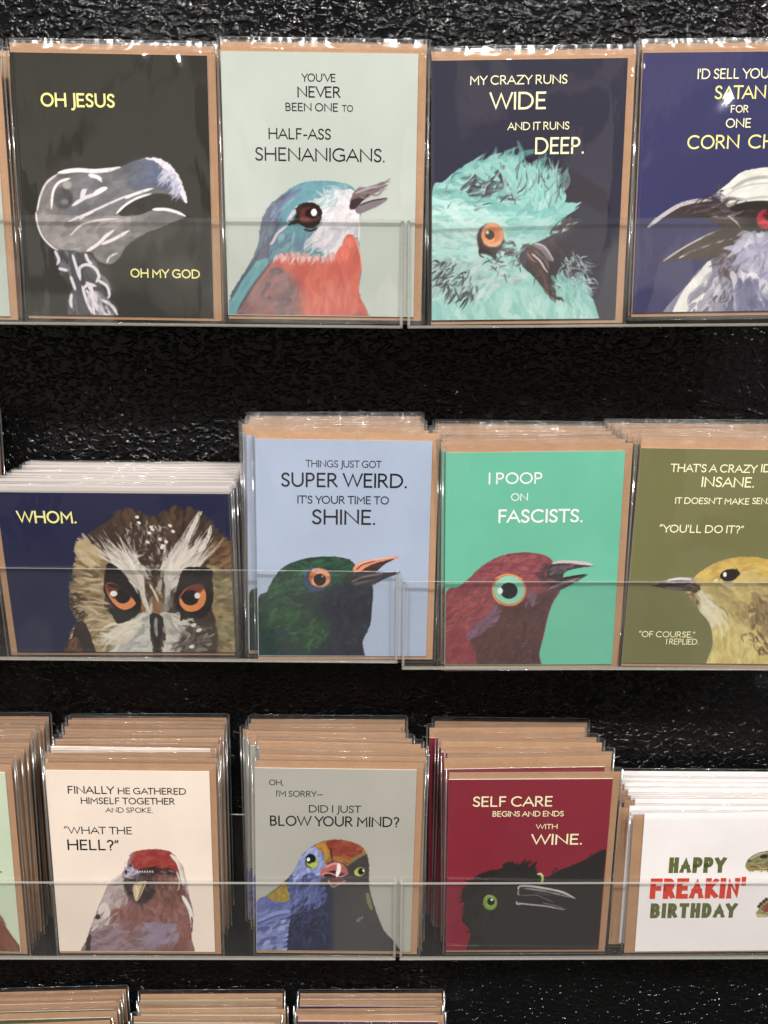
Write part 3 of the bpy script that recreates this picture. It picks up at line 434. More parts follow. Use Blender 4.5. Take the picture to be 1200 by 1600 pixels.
def art_insane(p):
    Y0, Y1, Y2 = (196, 168, 88), (176, 152, 92), (206, 188, 134)
    body = [(525, 1022), (600, 960), (680, 918), (760, 898), (840, 892), (960, 905), (1080, 960), (1160, 1060), (1200, 1200), (1200, 1508), (636, 1508), (645, 1400), (630, 1290), (580, 1220), (520, 1140), (490, 1090)]
    p.poly(body, (190, 168, 104), 2, mott=.12); p.lock = p.full_mask(body, 5)
    p.feathers([(530, 1010), (680, 925), (840, 895), (1000, 920), (1100, 1000), (960, 1010), (800, 960), (700, 1010)], 170, lambda x, y: -10, 90, 26, [(206, 172, 88), (190, 156, 80), (216, 186, 108), (176, 146, 76)], .42, 12)
    p.feathers([(560, 1080), (800, 1050), (1000, 1060), (1100, 1250), (900, 1300), (680, 1250)], 200, lambda x, y: 50, 80, 26, [(186, 166, 104), (160, 140, 88), (206, 188, 130), (140, 120, 80)], .45, 22)
    p.feathers([(860, 1150), (1000, 1120), (1100, 1300), (1000, 1420), (880, 1300)], 130, lambda x, y: 60, 60, 20, [(120, 96, 62), (96, 76, 52), (150, 128, 84), (170, 150, 100)], .5, 30)
    th = [(500, 1100), (560, 1080), (640, 1160), (710, 1280), (690, 1330), (630, 1290), (570, 1210)]
    p.poly(th, (212, 202, 172), 4); p.feathers(th, 90, 52, 80, 18, [(226, 218, 194), (196, 184, 146), (214, 204, 170)], .4, 12)
    p.feathers([(490, 1095), (540, 1090), (560, 1150), (520, 1150)], 40, 70, 40, 9, [(70, 52, 36), (120, 96, 60), (180, 156, 110)], .5, 20)
    lo = [(645, 1310), (760, 1290), (900, 1330), (1000, 1400), (1000, 1508), (636, 1508)]
    p.poly(lo, (204, 186, 118), 4, soft=5); p.feathers(lo, 160, lambda x, y: 95, 90, 24, [(216, 198, 128), (196, 176, 108), (224, 208, 146), (180, 160, 98)], .42, 16, clip=True)
    p.feathers([(840, 1340), (960, 1300), (1000, 1440), (900, 1440)], 30, 60, 50, 12, [(120, 98, 62), (90, 72, 48)], .5, 30)
    p.line([(660, 1200), (720, 1280), (730, 1320)], 22, (222, 206, 160), .4); p.line([(650, 1220), (690, 1300), (700, 1360)], 16, (224, 212, 176), .4)
    p.feathers([(680, 1000), (790, 950), (810, 1000), (730, 1050)], 26, 160, 50, 10, [(160, 130, 66), (210, 180, 104)], .45, 20)
    p.poly([(688, 1000), (710, 972), (755, 962), (795, 975), (798, 995), (770, 1025), (735, 1035), (700, 1025)], (34, 26, 24), 2); p.dot((716, 994), 10, 14, (236, 230, 220)); p.line([(695, 1045), (730, 1055), (770, 1048)], 16, (224, 212, 176), .3); p.line([(655, 1030), (675, 1024)], 12, (226, 214, 180), .3)
    p.line([(780, 960), (800, 985), (800, 1000)], 7, (60, 46, 34), .3)
    p.lock = None
    p.poly([(288, 1056), (340, 1035), (410, 1018), (480, 1012), (525, 1015), (545, 1040), (500, 1050), (400, 1052)], (150, 136, 140), 1.5); p.poly([(288, 1056), (400, 1046), (500, 1045), (560, 1055), (575, 1080), (545, 1092), (480, 1090), (420, 1082), (350, 1072)], (58, 46, 48), 1.5)
    p.line([(380, 1030), (450, 1018), (520, 1022)], 14, (214, 206, 204), .35); p.line([(330, 1046), (420, 1034), (500, 1036)], 9, (96, 84, 88), .3); p.line([(370, 1070), (440, 1076), (500, 1080)], 12, (104, 92, 92), .4)
    p.feathers([(500, 1040), (570, 1050), (580, 1085), (520, 1095)], 26, 170, 40, 9, [(60, 46, 40), (150, 120, 70), (40, 32, 30)], .4, 20)

def art_finally(p):
    body = [(425, 1257), (445, 1180), (480, 1080), (520, 980), (560, 900), (625, 850), (640, 790), (680, 748), (760, 735), (850, 742), (900, 780), (930, 830), (950, 900), (965, 980), (985, 1070), (975, 1170), (950, 1257)]
    p.poly(body, (142, 112, 108), 2, mott=.12); p.lock = p.full_mask(body, 5)
    p.poly([(530, 950), (560, 890), (630, 850), (640, 960), (600, 1030), (500, 1040)], (190, 172, 172), 4, soft=6)
    p.poly([(650, 1000), (800, 960), (930, 950), (975, 1070), (960, 1180), (930, 1257), (760, 1200), (620, 1150)], (128, 84, 78), 3, soft=8)
    p.feathers([(530, 980), (620, 900), (660, 1000), (600, 1120), (500, 1150), (460, 1200)], 120, lambda x, y: 130, 70, 20, [(176, 156, 154), (196, 178, 176), (154, 128, 124), (206, 194, 190)], .48, 22)
    p.feathers([(600, 1030), (900, 980), (970, 1100), (900, 1180), (640, 1180)], 190, lambda x, y: 60 + (900 - x) * .2, 60, 20, [(140, 94, 88), (120, 78, 72), (158, 118, 112), (150, 104, 98)], .48, 28)
    p.feathers([(440, 1180), (600, 1120), (800, 1130), (880, 1110), (900, 1200), (740, 1257), (430, 1257)], 150, lambda x, y: 165, 80, 24, [(150, 128, 138), (134, 108, 112), (164, 142, 152), (126, 96, 96)], .45, 20, clip=False)
    p.feathers([(760, 1120), (890, 1100), (910, 1180), (800, 1220)], 50, 160, 60, 20, [(142, 126, 144), (156, 140, 156)], .45, 20)
    fc = [(630, 880), (650, 820), (720, 800), (800, 830), (830, 880), (790, 960), (740, 1010), (680, 1000), (640, 960)]
    p.poly(fc, (66, 50, 48), 5, soft=3, mott=.25); p.feathers(fc, 70, lambda x, y: 100, 40, 12, [(60, 46, 46), (92, 76, 74), (120, 104, 102), (48, 36, 36)], .5, 30)
    p.feathers([(625, 850), (650, 820), (700, 830), (680, 870), (640, 890)], 30, -30, 40, 10, [(186, 180, 200), (150, 144, 166), (210, 200, 206)], .45, 20)
    p.feathers([(790, 860), (900, 850), (940, 950), (820, 990)], 90, lambda x, y: 80, 50, 16, [(122, 84, 72), (140, 100, 88), (104, 70, 62)], .48, 25)
    rd = [(668, 780), (700, 748), (770, 736), (840, 745), (880, 775), (905, 830), (900, 850), (830, 832), (760, 830), (690, 838), (672, 810)]
    p.poly(rd, (150, 58, 54), 3); p.feathers(rd, 110, lambda x, y: -10, 60, 20, [(164, 68, 62), (144, 52, 50), (176, 86, 76), (136, 56, 52)], .42, 18)
    p.feathers([(700, 835), (850, 830), (880, 860), (780, 860)], 40, 0, 50, 9, [(52, 38, 40), (70, 50, 48)], .4, 15)
    for k in range(7): p.line([(696 + k * 13, 845), (700 + k * 13, 855)], 6, (224, 216, 214), .1)
    p.line([(640, 842), (640, 862)], 10, (36, 28, 30), .1)
    p.line([(655, 770), (640, 800), (640, 830)], 14, (236, 230, 224), .4); p.line([(870, 765), (905, 800), (925, 860), (935, 920)], 22, (226, 220, 212), .35); p.line([(910, 800), (940, 880), (955, 960)], 10, (196, 190, 180), .4)
    p.line([(900, 850), (915, 900), (905, 945)], 10, (206, 190, 170), .4)
    p.line([(930, 975), (965, 1040), (980, 1110), (975, 1130)], 20, (240, 234, 228), .25); p.line([(976, 1080), (980, 1140), (965, 1200)], 9, (120, 60, 62), .35)
    p.line([(505, 1060), (530, 1020), (545, 1060), (520, 1090)], 30, (224, 212, 206), .35); p.dot((496, 1080), 13, 12, (54, 42, 42), 0, 2.5); p.line([(540, 920), (580, 890), (620, 860)], 10, (220, 210, 210), .45); p.line([(465, 1150), (500, 1120)], 10, (220, 206, 200), .4)
    p.poly([(427, 1257), (440, 1190), (462, 1172), (462, 1200), (445, 1257)], (62, 50, 52), 2)
    p.poly([(676, 925), (700, 905), (745, 900), (730, 940), (705, 990), (690, 1000), (680, 970)], (206, 184, 146), 1.5); p.line([(690, 920), (700, 950), (695, 985)], 10, (232, 216, 186), .3); p.line([(735, 905), (715, 950), (700, 990)], 7, (140, 116, 88), .35)

def art_mind(p):
    body = [(170, 1110), (240, 1040), (330, 970), (390, 900), (430, 820), (500, 765), (560, 740), (640, 735), (720, 752), (775, 790), (800, 860), (803, 1000), (830, 1100), (880, 1230), (960, 1330), (985, 1360), (170, 1360)]
    p.poly(body, (70, 66, 68), 2, mott=.08); p.lock = p.full_mask(body, 5)
    p.poly([(600, 1000), (800, 960), (803, 1000), (830, 1100), (880, 1230), (985, 1360), (570, 1360), (590, 1150)], (72, 68, 68), 2, mott=.06)
    p.poly([(380, 1100), (520, 1000), (590, 1000), (600, 1100), (575, 1360), (340, 1360), (350, 1200)], (44, 46, 68), 4, soft=8, mott=.2)
    bl = [(175, 1110), (250, 1040), (360, 960), (400, 880), (440, 810), (500, 770), (550, 820), (560, 880), (520, 930), (500, 1010), (400, 1100), (360, 1200), (330, 1300), (175, 1355)]
    p.poly(bl, (106, 112, 152), 3, mott=.15)
    p.feathers([(400, 880), (440, 810), (500, 770), (555, 830), (555, 890), (500, 940), (420, 940)], 120, lambda x, y: 110, 60, 16, [(156, 166, 206), (128, 138, 186), (180, 188, 220), (110, 118, 166)], .45, 18)
    p.feathers([(370, 940), (500, 930), (560, 970), (560, 1080), (400, 1110), (360, 1020)], 130, lambda x, y: 125, 70, 16, [(96, 104, 158), (70, 78, 124), (124, 132, 184), (56, 60, 96)], .48, 16)
    p.feathers([(175, 1110), (300, 1020), (380, 1090), (360, 1180), (180, 1230)], 120, lambda x, y: 150, 90, 20, [(110, 120, 172), (134, 144, 192), (84, 92, 144), (96, 100, 150)], .45, 12)
    for k in range(9):
        y = 1130 + k * 26; p.brush([(360 - k * 2, y), (270, y + 20 + k * 3), (178, y + 60 + k * 4)], 26, [(138, 148, 198), (112, 120, 172), (156, 166, 208)][k % 3], .42, (.15, .4)); p.brush([(350 - k * 2, y + 14), (260, y + 38 + k * 3), (178, y + 78 + k * 4)], 8, (58, 62, 104), .3)
    p.feathers([(175, 1240), (320, 1180), (350, 1290), (300, 1350), (175, 1350)], 90, lambda x, y: 155, 70, 22, [(140, 148, 198), (164, 172, 212), (104, 110, 160), (80, 84, 126)], .45, 20, clip=True)
    p.feathers([(380, 1100), (540, 1060), (560, 1250), (400, 1300)], 80, 110, 50, 12, [(52, 56, 88), (66, 72, 112), (40, 42, 62)], .5, 25)
    p.poly([(237, 1045), (290, 1010), (335, 970), (350, 1010), (362, 1060), (330, 1080), (270, 1072)], (156, 132, 62), 2, mott=.2); p.feathers([(245, 1045), (335, 975), (355, 1060), (280, 1070)], 30, 60, 40, 12, [(172, 148, 74), (138, 114, 54)], .45, 20, clip=True)
    p.poly([(783, 1040), (800, 1035), (815, 1090), (822, 1125), (800, 1110)], (120, 118, 78), 2)
    p.poly([(500, 770), (560, 740), (640, 735), (720, 752), (775, 790), (785, 815), (740, 840), (690, 880), (650, 860), (590, 850), (560, 870), (548, 810)], (156, 112, 54), 2)
    p.poly([(565, 745), (640, 737), (715, 755), (765, 790), (735, 830), (690, 850), (640, 830), (595, 835), (580, 790)], (132, 58, 44), 3, mott=.15); p.feathers([(580, 760), (650, 740), (750, 790), (690, 845), (600, 820)], 60, lambda x, y: -10, 60, 16, [(146, 68, 50), (116, 48, 38), (160, 86, 62)], .45, 20)
    p.line([(510, 775), (545, 765), (560, 800), (566, 850)], 22, (182, 132, 60), .3); p.line([(560, 862), (600, 838), (650, 840), (690, 865)], 22, (150, 104, 56), .35); p.line([(690, 872), (720, 840), (775, 815)], 20, (128, 110, 66), .3); p.line([(588, 780), (594, 830), (600, 850)], 9, (64, 44, 34), .3)
    p.poly([(690, 880), (740, 845), (790, 820), (800, 870), (800, 960), (740, 950), (700, 930)], (66, 60, 60), 2, soft=2)
    p.dot((482, 858), 36, 36, (150, 166, 66), 0, 1.2, mott=.15); p.dot((478, 842), 28, 28, (22, 26, 30)); p.dot((495, 875), 22, 14, (176, 192, 92), 0, 1, soft=2); p.dot((465, 845), 9, 11, (236, 236, 228)); p.line([(450, 850), (455, 880), (485, 895)], 7, (60, 70, 60), .2)
    p.dot((748, 915), 30, 23, (160, 172, 84), -10, 1, mott=.15); p.dot((757, 912), 17, 18, (24, 24, 24)); p.dot((770, 906), 5, 8, (230, 230, 220)); p.line([(722, 905), (745, 890), (778, 895)], 6, (120, 130, 80), .25)
    p.poly([(530, 935), (550, 890), (600, 860), (640, 860), (670, 885), (685, 925), (640, 915), (600, 925), (570, 935)], (176, 96, 92), 1.8); p.line([(560, 890), (610, 868), (655, 880)], 10, (216, 150, 144), .35); p.poly([(550, 930), (600, 905), (640, 920), (650, 945), (580, 945)], (60, 34, 38), 2); p.line([(535, 930), (580, 920), (640, 940), (680, 925)], 7, (206, 150, 146), .25)
    p.poly([(570, 955), (640, 945), (672, 965), (630, 985), (602, 1000), (585, 975)], (110, 72, 68), 1.5); p.line([(575, 960), (600, 996), (640, 980), (672, 962)], 6, (214, 168, 160), .25); p.line([(632, 870), (634, 900), (622, 940)], 22, (238, 232, 226), .1, (.2, .3))
    p.feathers([(725, 1190), (765, 1150), (772, 1175), (740, 1210)], 9, -50, 22, 4, [(160, 156, 156), (110, 104, 104)], .5, 20)

def art_wine(p):
    K = (44, 40, 38)
    body = [(325, 1318), (300, 1220), (250, 1160), (265, 1080), (250, 1010), (300, 940), (340, 905), (400, 880), (470, 868), (500, 838), (540, 840), (580, 855), (640, 855), (665, 832), (660, 870), (690, 905), (730, 915), (790, 880), (880, 845), (960, 805), (1050, 765), (1040, 900), (1025, 1100), (1010, 1318)]
    p.poly(body, K, 2.5, mott=.05, smooth=True)
    p.feathers([(265, 1000), (320, 930), (350, 960), (300, 1080), (290, 1180), (330, 1290), (300, 1200), (270, 1100)], 70, lambda x, y: 150 + (1100 - y) * .1, 42, 10, [K, (34, 30, 30)], .2, 25)
    p.feathers([(330, 915), (480, 870), (520, 845), (660, 850), (640, 880), (400, 910)], 46, lambda x, y: 190 if x < 480 else -60, 42, 9, [K, (36, 32, 30)], .2, 25)
    p.feathers([(720, 915), (900, 845), (1040, 775), (1040, 800), (800, 910)], 40, -35, 34, 9, [K], .2, 15)
    p.line([(640, 858), (655, 845), (666, 830)], 14, K, .1); p.line([(775, 890), (780, 872), (778, 862)], 6, K, .1); p.line([(480, 850), (510, 836), (530, 850)], 14, K, .1)
    p.feathers([(320, 950), (450, 900), (440, 1100), (340, 1280)], 60, 100, 70, 16, [(34, 31, 30), (54, 50, 46), (40, 36, 35)], .5, 25, clip=True)
    p.dot((407, 1057), 40, 44, (110, 142, 62), -10, 1.2, mott=.15); p.dot((410, 1060), 32, 34, (140, 168, 84), 0, 1, soft=3, alpha=.8); p.dot((412, 1052), 21, 21, (26, 28, 22)); p.dot((417, 1042), 8, 8, (232, 234, 214)); p.line([(375, 1040), (395, 1020), (430, 1030)], 6, (170, 190, 120), .25)
    p.line([(670, 898), (692, 905), (700, 930), (690, 948)], 13, (156, 176, 96), .1); p.line([(672, 898), (690, 896), (704, 915)], 6, (222, 224, 190), .1)
    p.feathers([(560, 970), (640, 975), (760, 990), (850, 1020), (740, 1020), (600, 995)], 22, 14, 90, 11, [(74, 68, 66), (96, 90, 88), (62, 56, 54)], .5, 4, .03, .8, True)
    p.line([(565, 985), (570, 968), (620, 965), (720, 980), (810, 1000), (880, 1035)], 13, (206, 200, 198), .3); p.line([(600, 978), (700, 992), (800, 1015), (870, 1032)], 7, (170, 164, 162), .4)
    p.line([(566, 990), (562, 1010), (575, 1016)], 7, (170, 164, 162), .3); p.line([(580, 1018), (660, 1016), (700, 1030), (765, 1058)], 5, (120, 114, 112), .35); p.line([(557, 1060), (620, 1068), (720, 1078), (820, 1098)], 10, (176, 168, 166), .3); p.line([(556, 1050), (556, 1066), (580, 1068)], 7, (190, 184, 182), .2); p.line([(700, 1060), (770, 1075), (830, 1096)], 5, (130, 122, 122), .4)

def art_dino(p):
    G0, G1 = (118, 118, 78), (150, 146, 100)
    up = [(1028, 830), (1050, 785), (1100, 750), (1190, 728), (1320, 730), (1460, 770), (1560, 860), (1640, 980), (1640, 1180), (1480, 1060), (1400, 960), (1300, 900), (1190, 880), (1165, 870), (1140, 880), (1110, 868), (1080, 880), (1045, 868)]
    p.poly(up, (124, 120, 82), 2, mott=.25); p.feathers(up, 160, lambda x, y: 10, 50, 18, [(150, 146, 104), (96, 92, 66), (176, 168, 122), (126, 128, 100)], .48, 25, clip=True)
    p.poly([(1040, 830), (1110, 830), (1190, 848), (1300, 870), (1290, 895), (1190, 875), (1100, 862), (1050, 862)], (152, 132, 84), 3); p.dot((1160, 768), 30, 14, (48, 44, 34), -8, 2); p.line([(1060, 840), (1120, 845), (1190, 862)], 8, (80, 62, 44), .35); p.line([(1110, 835), (1150, 855), (1190, 850)], 7, (206, 186, 140), .35)
    p.dot((1058, 800), 10, 7, (60, 56, 44)); p.line([(1060, 790), (1120, 756), (1190, 740)], 14, (178, 172, 132), .45)
    for k in range(9): p.poly([(1060 + k * 22, 868), (1072 + k * 22, 868), (1066 + k * 22, 890)], (226, 214, 180), .5, False)
    lo = [(1105, 1180), (1110, 1160), (1160, 1100), (1190, 1072), (1300, 1010), (1440, 1000), (1600, 1130), (1560, 1230), (1340, 1210), (1190, 1200), (1120, 1202)]
    p.poly(lo, (146, 138, 88), 2, mott=.2); p.poly([(1140, 1150), (1190, 1095), (1300, 1040), (1400, 1040), (1300, 1150), (1190, 1170)], (136, 70, 58), 3); p.feathers(lo, 60, -30, 46, 12, [(166, 158, 108), (112, 104, 66), (190, 182, 136)], .5, 20, clip=True)
    p.line([(1110, 1185), (1150, 1192), (1190, 1195)], 22, (196, 188, 132), .3)
    for x, y in ((1125, 1125), (1140, 1108), (1160, 1092), (1178, 1076)): p.dot((x, y), 13, 13, (66, 62, 44), 0, 2)

ARTS = dict(jesus=art_jesus, never=art_never, crazy=art_crazy, satan=art_satan, whom=art_whom, weird=art_weird, poop=art_poop, insane=art_insane, finally_=art_finally, mind=art_mind, wine=art_wine, dino=art_dino)
CARDS = {
 'jesus': dict(px=[(49, 134), (1057, 152), (1091, 1489), (143, 1475)], size=(108, 140), pose=(0.48, 1.19, -0.29, -148.8, 0.0, 2.4), bg=(46, 43, 37)),
 'never': dict(px=[(47, 129), (1058, 144), (1032, 1488), (89, 1477)], size=(108, 140), pose=(0.26, -0.45, -0.17, -32.5, 0.9, 3.2), bg=(192, 198, 188)),
 'crazy': dict(px=[(113, 179), (1115, 164), (1050, 1497), (110, 1507)], size=(108, 140), pose=(-0.98, 0.43, -1.15, 86.1, 2.2, 1.8), bg=(50, 48, 63)),
 'satan': dict(px=[(146, 134), (1141, 124), (1029, 1454), (89, 1467)], size=(108, 140), pose=(-1.16, 1.88, 0.30, 202.8, -1.3, 7.2), bg=(56, 54, 94)),
 'whom': dict(px=[(-30, 449), (1105, 458), (1139, 1230), (78, 1228)], size=(140, 108), pose=(0.43, -5.64, 1.04, -158.7, 0.9, -207.2), bg=(38, 40, 68)),
 'weird': dict(px=[(137, 231), (1115, 245), (1078, 1432), (154, 1428)], size=(108, 140), pose=(0.67, 0.84, 1.52, -21.0, 3.1, -210.2), bg=(168, 180, 201)),
 'poop': dict(px=[(128, 269), (1121, 259), (1046, 1440), (120, 1445)], size=(108, 140), pose=(-1.10, -2.06, -1.22, 98.7, 0.9, -214.8), bg=(110, 190, 160)),
 'insane': dict(px=[(228, 258), (1259, 272), (1084, 1520), (115, 1510)], size=(108, 140), pose=(0.51, -0.64, 0.12, 212.6, -0.7, -213.2), bg=(116, 114, 74)),
 'finally_': dict(px=[(226, 333), (1065, 340), (1095, 1259), (302, 1255)], size=(108, 140), pose=(0.69, -0.19, 0.41, -163.6, -4.4, -431.9), bg=(245, 227, 210)),
 'mind': dict(px=[(167, 338), (1066, 350), (1031, 1357), (177, 1349)], size=(108, 140), pose=(0.96, 0.89, 0.40, -27.9, -2.8, -431.2), bg=(174, 171, 160)),
 'wine': dict(px=[(177, 373), (1091, 368), (1010, 1319), (161, 1323)], size=(108, 140), pose=(-0.83, -3.99, -0.59, 104.2, -0.2, -428.7), bg=(136, 42, 56)),
 'dino': dict(px=[(308, 464), (1783, 455), (1653, 1437), (237, 1448)], size=(140, 108), pose=(-0.57, 0.47, -0.13, 254.0, 0.6, -430.2), bg=(246, 238, 236)),
 'mint': dict(px=[(-813, 299), (25, 314), (105, 1226), (-685, 1214)], size=(108, 140), pose=(1.14, -0.55, 0.15, -300.8, 0.8, -430.4), bg=(204, 216, 188)),
}
def paint_card(k, seed):
    c = CARDS[k]; w, h = c['size']
    p = Paint(w, h, homography(c['px'], [(0, 0), (w, 0), (w, h), (0, h)]), c['bg'], seed)
    p.bot = min(c['px'][2][1], c['px'][3][1])
    return p
# ---------------------------------------------------------------- materials
def lin(c): return tuple((x / 255 / 12.92) if x / 255 <= .04045 else ((x / 255 + .055) / 1.055) ** 2.4 for x in c)
ALB = 0.86
def mat(name):
    m = bpy.data.materials.new(name); m.use_nodes = True; t = m.node_tree; t.nodes.clear()
    o = t.nodes.new('ShaderNodeOutputMaterial'); return m, t, o
def principled(name, col, rough=.6, spec=.3, var=0.0, scale=60, bump=0, bscale=800):
    m, t, o = mat(name); b = t.nodes.new('ShaderNodeBsdfPrincipled'); b.inputs['Roughness'].default_value = rough; b.inputs['Specular IOR Level'].default_value = spec
    t.links.new(b.outputs[0], o.inputs[0])
    c = t.nodes.new('ShaderNodeTexCoord'); n = t.nodes.new('ShaderNodeTexNoise'); n.inputs['Scale'].default_value = scale; n.inputs['Detail'].default_value = 5; t.links.new(c.outputs['Object'], n.inputs['Vector'])
    r = t.nodes.new('ShaderNodeMapRange'); r.inputs['From Min'].default_value = .3; r.inputs['From Max'].default_value = .7; r.inputs['To Min'].default_value = 1 - var; r.inputs['To Max'].default_value = 1 + var
    t.links.new(n.outputs['Fac'], r.inputs['Value']); s = t.nodes.new('ShaderNodeVectorMath'); s.operation = 'SCALE'; s.inputs[0].default_value = col[:3]; t.links.new(r.outputs[0], s.inputs['Scale']); t.links.new(s.outputs[0], b.inputs['Base Color'])
    if bump:
        n2 = t.nodes.new('ShaderNodeTexNoise'); n2.inputs['Scale'].default_value = bscale; t.links.new(c.outputs['Object'], n2.inputs['Vector'])
        bp = t.nodes.new('ShaderNodeBump'); bp.inputs['Strength'].default_value = bump; bp.inputs['Distance'].default_value = .0002; t.links.new(n2.outputs['Fac'], bp.inputs['Height']); t.links.new(bp.outputs[0], b.inputs['Normal'])
    return m
def stock(name, c, var=.055): return principled('card stock ' + name, [x * ALB for x in lin(c)], .55, .08, var, 18)
M_EDGE = principled('cut paper edge', (.80, .76, .68), .8, .2, .05, 300)
def kraft():
    m = principled('kraft paper', [x * .66 for x in lin((205, 160, 123))], .75, .2, .07, 90, .35, 900)
    t = m.node_tree; b = [n for n in t.nodes if n.type == 'BSDF_PRINCIPLED'][0]; s = b.inputs['Base Color'].links[0].from_node
    c = [n for n in t.nodes if n.type == 'TEX_COORD'][0]; mp = t.nodes.new('ShaderNodeMapping'); mp.inputs['Scale'].default_value = (500, 500, 2600)
    f = t.nodes.new('ShaderNodeTexNoise'); f.inputs['Scale'].default_value = 1; f.inputs['Detail'].default_value = 3; t.links.new(c.outputs['Object'], mp.inputs[0]); t.links.new(mp.outputs[0], f.inputs['Vector'])
    oi = t.nodes.new('ShaderNodeObjectInfo'); r = t.nodes.new('ShaderNodeMapRange'); r.inputs['To Min'].default_value = .86; r.inputs['To Max'].default_value = 1.08; t.links.new(oi.outputs['Random'], r.inputs['Value'])
    r2 = t.nodes.new('ShaderNodeMapRange'); r2.inputs['From Min'].default_value = .3; r2.inputs['From Max'].default_value = .7; r2.inputs['To Min'].default_value = .90; r2.inputs['To Max'].default_value = 1.08; t.links.new(f.outputs['Fac'], r2.inputs['Value'])
    k = t.nodes.new('ShaderNodeMath'); k.operation = 'MULTIPLY'; t.links.new(r.outputs[0], k.inputs[0]); t.links.new(r2.outputs[0], k.inputs[1])
    s2 = t.nodes.new('ShaderNodeVectorMath'); s2.operation = 'SCALE'; t.links.new(s.outputs[0], s2.inputs[0]); t.links.new(k.outputs[0], s2.inputs['Scale']); t.links.new(s2.outputs[0], b.inputs['Base Color'])
    return m
M_KRAFT = kraft()
def painted():
    m, t, o = mat('printed painting'); b = t.nodes.new('ShaderNodeBsdfPrincipled'); b.inputs['Roughness'].default_value = .55; b.inputs['Specular IOR Level'].default_value = .08
    a = t.nodes.new('ShaderNodeAttribute'); a.attribute_name = 'paint'; t.links.new(a.outputs['Color'], b.inputs['Base Color']); t.links.new(b.outputs[0], o.inputs[0]); return m
M_PAINT = painted()
def film(name, ior, gain, rough, haze, hazecol=(.8, .8, .8), tint=(.985, .985, .985), bump=0, bscale=40, bdist=.001, stretch=(1, 1, 1)):
    m, t, o = mat(name); tr = t.nodes.new('ShaderNodeBsdfTransparent'); tr.inputs[0].default_value = (*tint, 1)
    g = t.nodes.new('ShaderNodeBsdfGlossy'); g.inputs['Roughness'].default_value = rough; g.inputs[0].default_value = (1, 1, 1, 1)
    ge = t.nodes.new('ShaderNodeNewGeometry'); f = t.nodes.new('ShaderNodeVectorMath'); f.operation = 'DOT_PRODUCT'; t.links.new(ge.outputs['Incoming'], f.inputs[0]); t.links.new(ge.outputs['Normal'], f.inputs[1])
    def op(o_, a_, b_=None):
        q = t.nodes.new('ShaderNodeMath'); q.operation = o_
        for i_, v_ in enumerate((a_, b_)):
            if v_ is None: continue
            if hasattr(v_, 'links'): t.links.new(v_, q.inputs[i_])
            else: q.inputs[i_].default_value = v_
        return q
    F0 = ((ior - 1) / (ior + 1)) ** 2; pw = op('POWER', op('SUBTRACT', 1.0, op('ABSOLUTE', f.outputs['Value']).outputs[0]).outputs[0], 5.0)   # the same from both faces of a thin sheet
    sm = op('ADD', op('MULTIPLY', pw.outputs[0], 1 - F0).outputs[0], F0); k = op('MULTIPLY', sm.outputs[0], gain); k.use_clamp = True
    d = t.nodes.new('ShaderNodeBsdfDiffuse'); d.inputs[0].default_value = (*hazecol, 1)
    m1 = t.nodes.new('ShaderNodeMixShader'); m1.inputs[0].default_value = haze; t.links.new(tr.outputs[0], m1.inputs[1]); t.links.new(d.outputs[0], m1.inputs[2])
    m2 = t.nodes.new('ShaderNodeMixShader'); t.links.new(k.outputs[0], m2.inputs[0]); t.links.new(m1.outputs[0], m2.inputs[1]); t.links.new(g.outputs[0], m2.inputs[2]); t.links.new(m2.outputs[0], o.inputs[0])
    if bump:
        c = t.nodes.new('ShaderNodeTexCoord'); n = t.nodes.new('ShaderNodeTexNoise'); n.inputs['Scale'].default_value = bscale; n.inputs['Detail'].default_value = 3; n.inputs['Roughness'].default_value = .35; n.inputs['Distortion'].default_value = .6
        oi = t.nodes.new('ShaderNodeObjectInfo'); ad = t.nodes.new('ShaderNodeVectorMath'); ad.operation = 'ADD'; t.links.new(c.outputs['Object'], ad.inputs[0]); t.links.new(oi.outputs['Random'], ad.inputs[1]); mp = t.nodes.new('ShaderNodeMapping'); mp.inputs['Scale'].default_value = stretch; t.links.new(ad.outputs[0], mp.inputs[0]); t.links.new(mp.outputs[0], n.inputs['Vector'])
        bp = t.nodes.new('ShaderNodeBump'); bp.inputs['Strength'].default_value = bump; bp.inputs['Distance'].default_value = bdist; t.links.new(n.outputs['Fac'], bp.inputs['Height'])
        t.links.new(bp.outputs[0], g.inputs['Normal']); t.links.new(bp.outputs[0], f.inputs[1])
    return m
M_FILM = film('clear sleeve film', 1.5, 1.45, .02, .005, bump=.28, bscale=24, bdist=.0010, stretch=(1.5, 1, .7))
M_SEAM = film('welded sleeve edge', 1.5, 2.0, .12, .07, (.75, .74, .70))
M_MILK = film('milky sleeve top', 1.5, 1.0, .25, .48, (.55, .49, .45))
M_TOP = film('turned sleeve lip', 1.5, .5, .18, .02, (.6, .58, .55))
M_REFLECT_EDGE = film('acrylic foot edge with painted reflection', 1.5, 1.6, .2, .45, (.50, .44, .37))  # reflection of the kraft paper put into the colour as a tan line
M_ACRYL = film('clear acrylic', 1.49, .8, .015, .008, (.7, .7, .68), (.993, .993, .991), bump=.12, bscale=9, bdist=.001)
M_GLINT_EDGE = film('acrylic edge with painted glint', 1.5, 2.0, .12, .8, (.86, .82, .76), (.82, .82, .80))  # lit copy of the cut edge: the back panel's glint is painted white
M_AEDGE = film('cut acrylic edge', 1.5, 2.0, .12, .42, (.62, .60, .55), (.82, .82, .80))
def ink(name, c): return principled('ink ' + name, [x * ALB for x in lin(c)], .55, .08, .02, 200)
